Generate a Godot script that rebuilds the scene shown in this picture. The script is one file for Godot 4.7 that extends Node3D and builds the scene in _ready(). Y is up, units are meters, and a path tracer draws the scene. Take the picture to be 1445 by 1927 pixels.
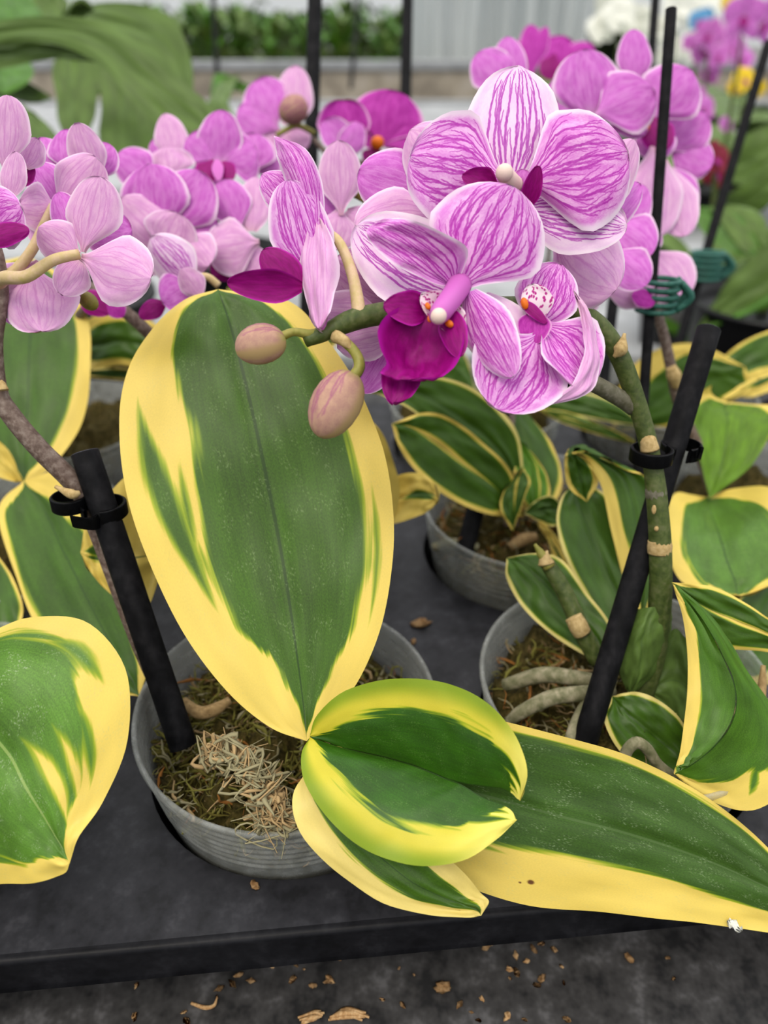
extends Node3D
# A greenhouse table with potted variegated moth orchids in a black carrying tray. Metres, y up.

var mats := {}
var used := {}
var rng := RandomNumberGenerator.new()
var fine := FastNoiseLite.new()
var broad := FastNoiseLite.new()

func _ready():
	rng.seed = 7
	fine.seed = 3
	fine.frequency = 1.0
	fine.fractal_octaves = 2
	broad.seed = 11
	broad.frequency = 1.0
	broad.fractal_octaves = 3
	var cam := Camera3D.new()
	cam.name = "camera"
	cam.position = Vector3(0, 0.222, 0)
	cam.rotation_degrees = Vector3(-33.9, 0, 0)
	cam.near = 0.02
	cam.far = 60.0
	var lens := CameraAttributesPhysical.new()
	lens.frustum_focal_length = 18.02
	lens.frustum_focus_distance = 0.218
	lens.frustum_near = 0.02
	lens.frustum_far = 60.0
	lens.exposure_aperture = 5.4
	cam.attributes = lens
	cam.fov = 67.32
	add_child(cam)
	var env := Environment.new()
	var sky := ProceduralSkyMaterial.new()
	sky.sky_top_color = Color(1.0, 1.0, 1.0)
	sky.sky_horizon_color = Color(0.40, 0.425, 0.46)
	sky.sky_curve = 0.55
	sky.sky_energy_multiplier = 1.42
	sky.ground_bottom_color = Color(0.22, 0.22, 0.21)
	sky.ground_horizon_color = Color(0.34, 0.35, 0.35)
	env.sky = Sky.new()
	env.sky.sky_material = sky
	env.background_mode = Environment.BG_SKY
	env.tonemap_mode = Environment.TONE_MAPPER_LINEAR
	env.tonemap_exposure = 0.95
	env.sdfgi_enabled = true
	env.ssao_enabled = true
	env.ssil_enabled = true
	var world := WorldEnvironment.new()
	world.name = "world"
	world.environment = env
	add_child(world)
	var sun := DirectionalLight3D.new()
	sun.name = "veiled_sun"
	sun.rotation_degrees = Vector3(-62, -28, 0)
	sun.light_color = Color(1.0, 0.97, 0.92)
	sun.light_energy = 0.5
	sun.light_angular_distance = 25.0
	sun.shadow_enabled = true
	add_child(sun)
	make_materials()
	make_setting()
	make_trays_and_pots()
	make_front_plant()
	make_right_plant()
	make_left_plants()
	make_middle_plants()
	make_back_plants()
	make_stakes()
	make_far_things()
	make_litter()

# ---------------------------------------------------------------- naming
func numbered(called: String) -> String:
	used[called] = used.get(called, -1) + 1
	return called if used[called] == 0 else "%s_%03d" % [called, used[called]]

func tag(o: Node, label: String, category := "", group := "", kind := ""):
	o.set_meta("label", label)
	if category: o.set_meta("category", category)
	if group: o.set_meta("group", group)
	if kind: o.set_meta("kind", kind)
	return o

func thing(called: String, label: String, category: String, at := Vector3.ZERO, group := "") -> Node3D:
	var o := Node3D.new()
	o.name = numbered(called)
	o.position = at
	add_child(o)
	return tag(o, label, category, group)

# A mesh as one object. Its points are given in the scene; under a thing they are moved to that thing's own base.
func put(called: String, mesh: Mesh, parent: Node3D = null) -> MeshInstance3D:
	var o := MeshInstance3D.new()
	o.mesh = mesh
	if parent == null:
		o.name = numbered(called)
		add_child(o)
	else:
		o.name = called
		parent.add_child(o, true)
		var back := Vector3.ZERO
		var n: Node3D = parent
		while n != self:
			back -= n.position
			n = n.get_parent()
		o.position = back
	return o

# ---------------------------------------------------------------- shapes
func spline(p: Array, t: float) -> Vector3:
	var n := p.size() - 1
	var x := clampf(t, 0.0, 1.0) * n
	var i := mini(int(x), n - 1)
	var f := x - i
	var a: Vector3 = p[i]
	var b: Vector3 = p[i + 1]
	var before: Vector3 = p[i - 1] if i > 0 else a * 2.0 - b
	var after: Vector3 = p[i + 2] if i + 2 <= n else b * 2.0 - a
	return a.cubic_interpolate(b, before, after, f)

func curve_of(p: Array, t: float) -> float:
	var x := clampf(t, 0.0, 1.0) * (p.size() - 1)
	var i := mini(int(x), p.size() - 2)
	return lerpf(p[i], p[i + 1], smoothstep(0.0, 1.0, x - i))

# Adds a sheet with a front and a back skin, thickest in the middle, to a mesh. g: rows of points, base first.
func sheet(mesh: ArrayMesh, g: Array, thick: float, front: Material, back: Material, u0 := 0.0, u1 := 1.0, edge := 4.0):
	var nv := g.size()
	var nu: int = g[0].size()
	var p := PackedVector3Array()
	var n := PackedVector3Array()
	var uv := PackedVector2Array()
	for j in nv:
		for i in nu:
			p.append(g[j][i])
			var jj := clampi(j, 1, nv - 2)
			var ia := maxi(i - 1, 0)
			var ib := mini(i + 1, nu - 1)
			var du: Vector3 = g[jj][ib] - g[jj][ia]
			var dv: Vector3 = g[mini(j + 1, nv - 1)][i] - g[maxi(j - 1, 0)][i]
			var c := du.cross(dv)
			n.append(c.normalized() if c.length_squared() > 1e-22 else Vector3.UP)
			uv.append(Vector2(lerpf(u0, u1, float(i) / (nu - 1)), float(j) / (nv - 1)))
	var q := PackedVector3Array()
	var m := PackedVector3Array()
	for j in nv:
		for i in nu:
			var k := j * nu + i
			var x := absf(2.0 * i / (nu - 1) - 1.0)
			var y := absf(2.0 * j / (nv - 1) - 1.0)
			q.append(p[k] - n[k] * thick * (1.0 - pow(x, edge)) * (1.0 - pow(y, 8.0)))
			m.append(-n[k])
	var fa := PackedInt32Array()
	var ba := PackedInt32Array()
	for j in nv - 1:
		for i in nu - 1:
			var a := j * nu + i
			var b := a + 1
			var c := a + nu + 1
			var d := a + nu
			fa.append_array([a, d, c, a, c, b])
			ba.append_array([a, c, d, a, b, c])
	add_skin(mesh, p, n, uv, fa, front)
	add_skin(mesh, q, m, uv, ba, back)

func add_skin(mesh: ArrayMesh, p: PackedVector3Array, n: PackedVector3Array, uv: PackedVector2Array, ix: PackedInt32Array, mat: Material, col := PackedColorArray()):
	var a := []
	a.resize(Mesh.ARRAY_MAX)
	a[Mesh.ARRAY_VERTEX] = p
	a[Mesh.ARRAY_NORMAL] = n
	a[Mesh.ARRAY_TEX_UV] = uv
	a[Mesh.ARRAY_INDEX] = ix
	if col.size(): a[Mesh.ARRAY_COLOR] = col
	mesh.add_surface_from_arrays(Mesh.PRIMITIVE_TRIANGLES, a)
	mesh.surface_set_material(mesh.get_surface_count() - 1, mat)

# A leaf from cross rows: left edge, midrib, right edge, left edge ... in travel from base to tip.
func leaf(parent: Node3D, rows: Array, skin: String, o := {}) -> MeshInstance3D:
	var l := []
	var m := []
	var r := []
	for k in rows.size() / 3:
		l.append(rows[3 * k])
		m.append(rows[3 * k + 1])
		r.append(rows[3 * k + 2])
	if o.has("base"):
		l.push_front(o.base)
		m.push_front(o.base)
		r.push_front(o.base)
	if o.has("tip"):
		l.append(o.tip)
		m.append(o.tip)
		r.append(o.tip)
	var nv: int = o.get("nv", 44)
	var nu: int = o.get("nu", 20)
	var keel: float = o.get("keel", 0.001)
	var wave: float = o.get("wave", 0.0006)
	var sd := float(used.get("leaf_seed", 0))
	used["leaf_seed"] = sd + 1.0
	var g := []
	for j in nv + 1:
		var t := float(j) / nv
		var a := spline(l, t)
		var b := spline(m, t)
		var c := spline(r, t)
		var up := (c - a).cross(spline(m, minf(t + 0.03, 1.0)) - spline(m, maxf(t - 0.03, 0.0))).normalized()
		var row := []
		for i in nu + 1:
			var u := 2.0 * i / nu - 1.0
			var p := a * (u * (u - 1.0) * 0.5) + b * (1.0 - u * u) + c * (u * (u + 1.0) * 0.5)
			var fade := smoothstep(0.0, 0.1, t) * smoothstep(1.0, 0.85, t)
			p -= up * keel * exp(-pow(u / 0.07, 2.0)) * fade
			p += up * wave * fade * (fine.get_noise_2d(u * 1.4 + sd * 9.0, t * 3.5) * 2.0)
			row.append(p)
		g.append(row)
	var mesh := ArrayMesh.new()
	sheet(mesh, g, o.get("thick", 0.0016), mats[skin], mats[o.get("back", skin)])
	return put(o.get("called", "leaf"), mesh, parent)

# Half a leaf between its keel and its outer edge; two make a folded or a notched leaf.
func half_leaf(mesh: ArrayMesh, inner: Array, outer: Array, bulge: float, skin: String, right: bool, thick := 0.0016):
	var g := []
	for j in 49:
		var t := j / 48.0
		var a := spline(inner, t)
		var b := spline(outer, t)
		var along := spline(inner, minf(t + 0.03, 1.0)) - spline(inner, maxf(t - 0.03, 0.0))
		var up := ((b - a) if right else (a - b)).cross(along).normalized()
		var row := []
		for i in 15:
			var u := i / 14.0
			var w := u if right else 1.0 - u
			row.append(a.lerp(b, w) + up * bulge * 4.0 * w * (1.0 - w) * (b - a).length() + up * 0.0005 * fine.get_noise_2d(w * 2.0, t * 5.0 + bulge * 70.0))
		g.append(row)
	sheet(mesh, g, thick, mats[skin], mats[skin], 0.5 if right else 0.0, 1.0 if right else 0.5)

# A petal, sepal or lobe from its base, its tip and half its width as a vector; seen from the side half x axis points to.
func tepal(parent: Node3D, called: String, base: Vector3, tip: Vector3, half: Vector3, skin: String, o := {}) -> MeshInstance3D:
	var wide: bool = o.get("wide", true)
	var cup: float = o.get("cup", 0.15)
	var curl: float = o.get("curl", 0.06)
	var ruffle: float = o.get("ruffle", 0.05)
	var nv: int = o.get("nv", 16)
	var nu: int = o.get("nu", 12)
	var axis := tip - base
	var n := half.cross(axis).normalized()
	var hw := half.length()
	var sd := float(used.get("tepal_seed", 0)) * 3.7
	used["tepal_seed"] = used.get("tepal_seed", 0) + 1
	var g := []
	for j in nv + 1:
		var s := (1.0 - cos(PI * j / nv)) * 0.5
		var w := 0.0
		if wide:
			w = (0.10 + 0.90 * smoothstep(0.0, 0.5, s)) * sqrt(maxf(0.0, 1.0 - pow(s, 3.4))) * 1.10
		else:
			w = (0.28 + 0.72 * sin(minf(s / 0.5, 1.0) * PI * 0.5)) * sqrt(maxf(0.0, 1.0 - pow(s, 2.6))) * 1.12
		var row := []
		for i in nu + 1:
			var u := 2.0 * i / nu - 1.0
			var p := base + axis * s + n * (curl * axis.length() * 4.0 * s * (1.0 - s))
			p += half * (u * w) - n * (cup * hw * u * u * w)
			p += n * (hw * ruffle * (fine.get_noise_2d(u * 1.3 + sd, s * 1.6) * 2.0) * (0.4 + u * u))
			if o.has("fold"):
				p -= n * (hw * o.fold * exp(-pow(u / 0.18, 2.0)) * w)
			row.append(p)
		g.append(row)
	var mesh := ArrayMesh.new()
	var seen: Material = mats[skin]
	var other: Material = mats[o.get("back", "petal_back")]
	sheet(mesh, g, o.get("thick", 0.0006), seen, other)
	return put(called, mesh, parent)

# A tube through points, its radius given at each; ends rounded off.
func tube_mesh(points: Array, radii: Array, mat: Material, seg := 12, per := 5, ridge := 0.0, ridges := 3) -> ArrayMesh:
	var mesh := ArrayMesh.new()
	add_tube(mesh, points, radii, mat, seg, per, ridge, ridges)
	return mesh

func add_tube(mesh: ArrayMesh, points: Array, radii: Array, mat: Material, seg := 12, per := 5, ridge := 0.0, ridges := 3):
	var c := []
	var rad := []
	var total := (points.size() - 1) * per
	for k in total + 1:
		var t := float(k) / total
		c.append(spline(points, t))
		rad.append(curve_of(radii, t))
	var d0: Vector3 = (c[1] - c[0]).normalized()
	var d1: Vector3 = (c[-1] - c[-2]).normalized()
	if rad[0] > 1e-5:
		c.push_front(c[0] - d0 * rad[0] * 0.12)
		rad.push_front(0.00001)
	if rad[-1] > 1e-5:
		c.append(c[-1] + d1 * rad[-1] * 0.12)
		rad.append(0.00001)
	var side := Vector3.UP.cross(d0)
	if side.length() < 0.1: side = Vector3.RIGHT.cross(d0)
	side = side.normalized()
	var p := PackedVector3Array()
	var n := PackedVector3Array()
	var uv := PackedVector2Array()
	var ix := PackedInt32Array()
	var rows := c.size()
	for k in rows:
		var d: Vector3 = (c[mini(k + 1, rows - 1)] - c[maxi(k - 1, 0)]).normalized()
		side = (side - d * side.dot(d)).normalized()
		var other := d.cross(side)
		var slope: float = (rad[mini(k + 1, rows - 1)] - rad[maxi(k - 1, 0)]) / maxf((c[mini(k + 1, rows - 1)] - c[maxi(k - 1, 0)]).length(), 1e-6)
		for i in seg + 1:
			var a := TAU * i / seg
			var e := side * cos(a) + other * sin(a)
			p.append(c[k] + e * (rad[k] * (1.0 + ridge * cos(a * ridges))))
			n.append((e - d * clampf(slope, -4.0, 4.0)).normalized())
			uv.append(Vector2(float(i) / seg, float(k) / (rows - 1)))
	for k in rows - 1:
		for i in seg:
			var a := k * (seg + 1) + i
			var b := a + seg + 1
			ix.append_array([a, b, b + 1, a, b + 1, a + 1])
	add_skin(mesh, p, n, uv, ix, mat)

func tube(parent: Node3D, called: String, points: Array, radii: Array, mat: String, seg := 12, per := 5) -> MeshInstance3D:
	return put(called, tube_mesh(points, radii, mats[mat], seg, per), parent)

# An egg-shaped body between two ends.
func egg(parent: Node3D, called: String, a: Vector3, b: Vector3, r: float, mat: String, ridge := 0.0) -> MeshInstance3D:
	var pts := []
	var rad := []
	for k in 11:
		var s := (1.0 - cos(PI * k / 10.0)) * 0.5
		pts.append(a.lerp(b, s))
		rad.append(r * sqrt(maxf(0.0, 1.0 - pow(2.0 * s - 1.0, 2.0))))
	return put(called, tube_mesh(pts, rad, mats[mat], 24, 2, ridge), parent)

# A turned shape: profile of (radius, height) round an upright axis.
func add_lathe(mesh: ArrayMesh, at: Vector3, prof: Array, mat: Material, seg := 64, tilt := Basis.IDENTITY):
	var p := PackedVector3Array()
	var n := PackedVector3Array()
	var uv := PackedVector2Array()
	var ix := PackedInt32Array()
	var rows := prof.size()
	for k in rows:
		var d: Vector2 = prof[mini(k + 1, rows - 1)] - prof[maxi(k - 1, 0)]
		for i in seg + 1:
			var a := TAU * i / seg
			var e := Vector3(cos(a), 0, sin(a))
			p.append(at + tilt * (e * prof[k].x + Vector3.UP * prof[k].y))
			n.append(tilt * (e * d.y - Vector3.UP * d.x).normalized())
			uv.append(Vector2(float(i) / seg, float(k) / (rows - 1)))
	for k in rows - 1:
		for i in seg:
			var a := k * (seg + 1) + i
			var b := a + seg + 1
			ix.append_array([a, a + 1, b + 1, a, b + 1, b])
	add_skin(mesh, p, n, uv, ix, mat)

# A box with chamfered edges.
func box_mesh(size: Vector3, bevel: float, mat: Material) -> ArrayMesh:
	var st := SurfaceTool.new()
	st.begin(Mesh.PRIMITIVE_TRIANGLES)
	var h := size * 0.5
	var b := Vector3.ONE * bevel
	var pts := {}
	for sx in [-1, 1]:
		for sy in [-1, 1]:
			for sz in [-1, 1]:
				var c := Vector3(sx, sy, sz)
				pts[c] = [c * h - Vector3(0, sy, sz) * bevel, c * h - Vector3(sx, 0, sz) * bevel, c * h - Vector3(sx, sy, 0) * bevel]
	var hull := []
	for ax in 3:
		for s in [-1, 1]:
			var f := []
			for q in [[-1, -1], [1, -1], [1, 1], [-1, 1]]:
				var c := Vector3.ZERO
				c[ax] = s
				c[(ax + 1) % 3] = q[0]
				c[(ax + 2) % 3] = q[1]
				f.append(pts[c][ax])
			hull.append(f)
	for ax in 3:
		for q in [[-1, -1], [1, -1], [1, 1], [-1, 1]]:
			var c := Vector3.ZERO
			c[(ax + 1) % 3] = q[0]
			c[(ax + 2) % 3] = q[1]
			var a := c
			a[ax] = -1
			var e := c
			e[ax] = 1
			hull.append([pts[a][(ax + 1) % 3], pts[e][(ax + 1) % 3], pts[e][(ax + 2) % 3], pts[a][(ax + 2) % 3]])
	for c in pts:
		hull.append([pts[c][0], pts[c][1], pts[c][2]])
	for f in hull:
		var mid := Vector3.ZERO
		for v in f: mid += v
		var nn: Vector3 = (f[1] - f[0]).cross(f[2] - f[0])
		if nn.dot(mid) > 0: f.reverse()
		nn = -(f[1] - f[0]).cross(f[2] - f[0]).normalized()
		for k in range(1, f.size() - 1):
			for v in [f[0], f[k], f[k + 1]]:
				st.set_normal(nn)
				st.set_uv(Vector2(v.x, v.z))
				st.add_vertex(v)
	var mesh: ArrayMesh = st.commit()
	mesh.surface_set_material(0, mat)
	return mesh

# ---------------------------------------------------------------- materials
func plain(key: String, c: Color, rough := 0.5, o := {}) -> StandardMaterial3D:
	var m := StandardMaterial3D.new()
	m.resource_name = key
	m.albedo_color = c
	m.roughness = rough
	m.metallic_specular = o.get("spec", 0.4)
	if o.has("tex"): m.albedo_texture = o.tex
	if o.has("backlight"):
		m.backlight_enabled = true
		m.backlight = o.backlight
	mats[key] = m
	return m

func rgb8(r: float, g: float, b: float) -> Color:
	return Color(r / 255.0, g / 255.0, b / 255.0)

func picture(w: int, h: int, data: PackedByteArray) -> ImageTexture:
	return ImageTexture.create_from_image(Image.create_from_data(w, h, false, Image.FORMAT_RGB8, data))

# Mottled colours laid on by the place in space.
func mottled(key: String, cols: Array, scale: float, rough: float, sd: int, o := {}) -> StandardMaterial3D:
	var t := NoiseTexture2D.new()
	var nz := FastNoiseLite.new()
	nz.seed = sd
	nz.frequency = o.get("freq", 0.02)
	nz.fractal_octaves = 5
	nz.fractal_gain = o.get("gain", 0.6)
	t.noise = nz
	t.width = 256
	t.height = 256
	t.seamless = true
	var ramp := Gradient.new()
	var off := PackedFloat32Array()
	var pc := PackedColorArray()
	for k in cols.size():
		off.append(lerpf(0.18, 0.82, float(k) / (cols.size() - 1)))
		pc.append(cols[k])
	ramp.offsets = off
	ramp.colors = pc
	t.color_ramp = ramp
	var m := plain(key, Color.WHITE, rough, o)
	m.albedo_texture = t
	m.uv1_triplanar = true
	m.uv1_world_triplanar = true
	m.uv1_scale = Vector3.ONE * scale
	return m

# Variegated leaf: green field inside a yellow margin. gl, gr: share of each half that is green, base to tip.
func leaf_skin(key: String, gl: Array, gr: Array, streaks: Array, sd: int, o := {}):
	var w: int = o.get("w", 192)
	var h: int = o.get("h", 384)
	var yel: Color = o.get("yellow", rgb8(224, 197, 94))
	var lime: Color = o.get("lime", rgb8(138, 158, 26))
	var grn: Color = o.get("green", rgb8(60, 92, 20))
	var rag: float = o.get("rag", 1.0)
	var dust: float = o.get("dust", 0.0)
	var lines: float = o.get("lines", 0.55)
	var young: float = o.get("young", 0.0)
	var data := PackedByteArray()
	data.resize(w * h * 3)
	var at := 0
	var ox := sd * 31.7
	for y in h:
		var v := (y + 0.5) / h
		var a := curve_of(gl, v)
		var b := curve_of(gr, v)
		var near := []
		for s in streaks:
			var t: float = (v - s[1]) / (s[3] - s[1])
			if t > 0.0 and t < 1.0:
				near.append([lerpf(s[0], s[2], t), (s[4] + 0.03) * pow(sin(PI * t), 1.1) - 0.03, s[5]])
		for x in w:
			var u := 2.0 * (x + 0.5) / w - 1.0
			var d := (a + u) if u < 0.0 else (b - u)
			d += rag * (0.07 * fine.get_noise_2d(u * 9.0 + ox, v * 3.0) + 0.04 * fine.get_noise_2d(u * 26.0 + ox, v * 5.0 + 50.0))
			for s in near:
				var k: float = s[1] - absf(u - s[0]) + 0.012 * fine.get_noise_2d(u * 30.0, v * 9.0 + ox)
				d = maxf(d, k) if s[2] > 0 else minf(d, -k)
			var edge: Color = yel if young <= 0.0 else rgb8(124, 146, 20).lerp(rgb8(198, 186, 52), smoothstep(0.03, 0.24, 1.0 - absf(u))).lerp(yel, smoothstep(0.62, 0.84, v))
			var c := edge.lerp(lime, smoothstep(-0.03, 0.008, d)).lerp(grn, smoothstep(-0.004, 0.045, d))
			var line := fine.get_noise_2d(u * 34.0 + ox, v * 4.0)
			var grain := fine.get_noise_2d(u * 90.0, v * 220.0 + ox)
			var blot := broad.get_noise_2d(u * 2.2 + ox, v * 4.0)
			var deep := smoothstep(0.0, 0.1, d)
			var k2: float = 1.0 + deep * (0.13 * lines * line + 0.16 * blot) + (0.20 * o.get("grain", 1.0) * deep + 0.03) * grain + (1.0 - deep) * 0.05 * blot
			c = Color(c.r * k2, c.g * k2, c.b * k2)
			if absf(u) < 0.014: c = c.lerp(o.get("rib", rgb8(34, 60, 14)), 0.75)
			for s in o.get("spots", []):
				c = c.lerp(rgb8(96, 60, 26), smoothstep(s[2], s[2] * 0.5, Vector2(u - s[0], (v - s[1]) * s[3]).length()))
			if dust > 0.0:
				var q := broad.get_noise_2d(u * 5.0 + ox, v * 15.0)
				var r := fine.get_noise_2d(u * 48.0 + ox, v * 150.0 + ox)
				var thread := absf(broad.get_noise_2d(u * 7.0 - ox, v * 22.0 + ox))
				var fleck := smoothstep(0.30, 0.5, r) * smoothstep(-0.05, 0.35, q) + 0.6 * smoothstep(0.022, 0.006, thread) * smoothstep(0.1, 0.4, q)
				c = c.lerp(rgb8(158, 172, 148), dust * (0.25 + 0.75 * deep) * minf(fleck, 1.0))
			data[at] = clampi(int(c.r * 255.0), 0, 255)
			data[at + 1] = clampi(int(c.g * 255.0), 0, 255)
			data[at + 2] = clampi(int(c.b * 255.0), 0, 255)
			at += 3
	plain(key, Color.WHITE, o.get("rough", 0.42), {"tex": picture(w, h, data), "spec": o.get("spec", 0.38), "backlight": o.get("backlight", Color(0.10, 0.12, 0.04))})

func stamp(f: PackedFloat32Array, n: int, x: float, y: float, r: float, strong: float):
	var ra := int(ceil(r + 1.0))
	for j in range(maxi(0, int(y) - ra), mini(n, int(y) + ra + 1)):
		for i in range(maxi(0, int(x) - ra), mini(n, int(x) + ra + 1)):
			var d := Vector2(i + 0.5 - x, j + 0.5 - y).length()
			var k := strong * smoothstep(r + 0.9, r - 0.9, d)
			var at := j * n + i
			if k > f[at]: f[at] = k

func vein(f: PackedFloat32Array, n: int, u: float, v: float, side: float, left: float, r: float, strong: float, branch: float, g: RandomNumberGenerator):
	var slope := side
	var next := g.randf_range(0.04, 0.10)
	var gone := 0.0
	var total := left
	var turn := 1.0 if g.randf() < 0.5 else -1.0
	while left > 0.0 and absf(u) < 0.93 and v < 0.955:
		var step := 1.3 / n
		u += slope * step + g.randfn(0.0, 0.0035)
		v += step
		left -= step
		gone += step
		slope *= 0.997
		var thin := r * (0.55 + 0.45 * left / total)
		var breaks := 0.75 + 0.25 * fine.get_noise_2d(u * 20.0 + r, v * 30.0)
		stamp(f, n, (u + 1.0) * 0.5 * n, v * n, thin, strong * breaks)
		if branch > 0.0 and gone > next and v > 0.22:
			turn = -turn
			next = gone + g.randf_range(0.07, 0.16) / branch
			vein(f, n, u, v, slope + turn * g.randf_range(0.35, 0.75), g.randf_range(0.08, 0.24), r * 0.66, strong * 0.9, branch * 0.5 if branch > 0.8 else 0.0, g)

func petal_skin(key: String, o: Dictionary):
	var n: int = o.get("n", 192)
	var g := RandomNumberGenerator.new()
	g.seed = o.get("seed", 1)
	var f := PackedFloat32Array()
	f.resize(n * n)
	var count: int = o.get("veins", 9)
	for k in count:
		var u0 := lerpf(-0.80, 0.80, (k + 0.5) / count) + g.randf_range(-0.03, 0.03)
		vein(f, n, u0 * 0.75, 0.05, u0 * o.get("fan", 0.35), o.get("reach", 0.8) * (1.0 - 0.25 * absf(u0)) + g.randf_range(-0.05, 0.1), o.get("r", 2.6) * n / 192.0, 1.0, o.get("branch", 1.0), g)
	var data := PackedByteArray()
	data.resize(n * n * 3)
	var ca: Color = o.base
	var cb: Color = o.tint
	var cv: Color = o.vein
	var ce: Color = o.rim
	var cc: Color = o.get("claw", ca)
	var at := 0
	for y in n:
		var v := (y + 0.5) / n
		for x in n:
			var u := 2.0 * (x + 0.5) / n - 1.0
			var e := maxf(absf(u), smoothstep(0.80, 1.02, v))
			var mot := 0.5 + 0.9 * broad.get_noise_2d(u * 4.0 + n, v * 5.0) + 0.5 * fine.get_noise_2d(u * 40.0, v * 40.0)
			var c := ca.lerp(cb, clampf(mot * o.get("mottle", 1.0), 0.0, 1.0))
			c = c.lerp(cc, smoothstep(0.30, 0.05, v))
			c = c.lerp(ce, smoothstep(0.84, 0.97, e))
			c = c.lerp(cv, f[at] * o.get("strong", 0.92))
			data[at * 3] = clampi(int(c.r * 255.0), 0, 255)
			data[at * 3 + 1] = clampi(int(c.g * 255.0), 0, 255)
			data[at * 3 + 2] = clampi(int(c.b * 255.0), 0, 255)
			at += 1
	plain(key, Color.WHITE, o.get("rough", 0.55), {"tex": picture(n, n, data), "spec": o.get("spec", 0.3), "backlight": o.get("backlight", Color(0.36, 0.36, 0.36))})

func make_materials():
	# petals
	petal_skin("petal", {"seed": 4, "n": 320, "veins": 8, "r": 2.6, "branch": 1.3, "fan": 0.5, "base": rgb8(232, 180, 226), "tint": rgb8(214, 130, 208), "vein": rgb8(164, 30, 156), "rim": rgb8(238, 214, 234), "claw": rgb8(214, 150, 216)})
	petal_skin("petal_other", {"seed": 19, "n": 320, "veins": 8, "r": 2.7, "branch": 1.2, "fan": 0.6, "base": rgb8(230, 172, 222), "tint": rgb8(210, 116, 202), "vein": rgb8(162, 28, 154), "rim": rgb8(238, 214, 234), "claw": rgb8(212, 140, 212)})
	petal_skin("sepal", {"seed": 8, "n": 320, "veins": 9, "r": 3.0, "branch": 0.7, "fan": 0.15, "base": rgb8(238, 208, 232), "tint": rgb8(226, 178, 224), "vein": rgb8(164, 46, 164), "rim": rgb8(242, 222, 236), "mottle": 0.6, "claw": rgb8(230, 190, 226)})
	petal_skin("petal_lilac", {"seed": 15, "veins": 9, "r": 1.8, "branch": 0.8, "fan": 0.5, "base": rgb8(212, 124, 206), "tint": rgb8(196, 92, 190), "vein": rgb8(226, 164, 220), "rim": rgb8(238, 204, 232), "strong": 0.6, "claw": rgb8(222, 160, 212)})
	petal_skin("petal_deep", {"seed": 16, "veins": 9, "r": 1.8, "branch": 0.8, "fan": 0.5, "base": rgb8(188, 58, 170), "tint": rgb8(168, 36, 150), "vein": rgb8(206, 110, 190), "rim": rgb8(222, 160, 208), "strong": 0.35})
	petal_skin("petal_back", {"seed": 23, "veins": 8, "r": 2.4, "branch": 0.5, "fan": 0.25, "base": rgb8(228, 178, 214), "tint": rgb8(216, 156, 206), "vein": rgb8(196, 116, 186), "rim": rgb8(238, 208, 230), "strong": 0.6, "claw": rgb8(230, 184, 204)})
	petal_skin("lip", {"rough": 0.5, "seed": 31, "veins": 5, "r": 2.0, "branch": 0.0, "base": rgb8(150, 2, 118), "tint": rgb8(130, 0, 98), "vein": rgb8(126, 0, 94), "rim": rgb8(176, 20, 152), "strong": 0.4, "claw": rgb8(150, 0, 112), "backlight": Color(0.25, 0.25, 0.25)})
	petal_skin("throat", {"seed": 37, "veins": 0, "base": rgb8(244, 224, 234), "tint": rgb8(240, 205, 225), "vein": rgb8(170, 20, 130), "rim": rgb8(236, 150, 190)})
	speckle_throat()
	petal_skin("petal_white", {"seed": 41, "veins": 6, "r": 1.4, "branch": 0.3, "base": rgb8(238, 238, 226), "tint": rgb8(244, 244, 234), "vein": rgb8(222, 224, 200), "rim": rgb8(246, 246, 240), "strong": 0.4})
	petal_skin("bud", {"seed": 52, "veins": 20, "r": 1.7, "branch": 0.35, "fan": 0.0, "base": rgb8(190, 152, 128), "tint": rgb8(172, 130, 118), "vein": rgb8(150, 78, 118), "rim": rgb8(178, 150, 104), "claw": rgb8(160, 156, 84), "strong": 0.8, "backlight": Color(0.2, 0.2, 0.2)})
	plain("column", rgb8(204, 104, 190), 0.4, {"backlight": Color(0.3, 0.3, 0.3)})
	plain("anther", rgb8(240, 214, 200), 0.4, {"backlight": Color(0.3, 0.3, 0.3)})
	plain("callus", rgb8(226, 110, 12), 0.4)
	plain("petal_yellow", rgb8(236, 200, 40), 0.6)
	plain("petal_blue", rgb8(96, 158, 205), 0.6)
	plain("petal_red", rgb8(120, 8, 40), 0.6)
	# stems
	mottled("pedicel", [rgb8(196, 176, 110), rgb8(222, 190, 160)], 60.0, 0.45, 5)
	mottled("pedicel_green", [rgb8(122, 124, 44), rgb8(160, 150, 78)], 60.0, 0.45, 6)
	mottled("stem_green", [rgb8(52, 66, 26), rgb8(76, 90, 38), rgb8(104, 108, 70)], 50.0, 0.5, 7)
	mottled("stem_grey", [rgb8(84, 82, 60), rgb8(104, 100, 82), rgb8(132, 128, 112)], 60.0, 0.55, 8)
	mottled("stem_brown", [rgb8(84, 66, 56), rgb8(112, 94, 84), rgb8(150, 136, 124)], 80.0, 0.55, 9)
	mottled("bract", [rgb8(160, 132, 80), rgb8(206, 180, 128)], 90.0, 0.7, 10)
	mottled("root", [rgb8(92, 94, 62), rgb8(132, 128, 98), rgb8(168, 158, 132)], 40.0, 0.7, 12)
	mottled("dry_root", [rgb8(130, 104, 66), rgb8(190, 160, 112)], 70.0, 0.8, 13)
	# plastics and table
	mottled("stake", [rgb8(10, 10, 12), rgb8(20, 20, 22), rgb8(34, 33, 35)], 30.0, 0.6, 14, {"spec": 0.22})
	mottled("stake_end", [rgb8(40, 40, 46), rgb8(90, 90, 100)], 140.0, 0.7, 15)
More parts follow.
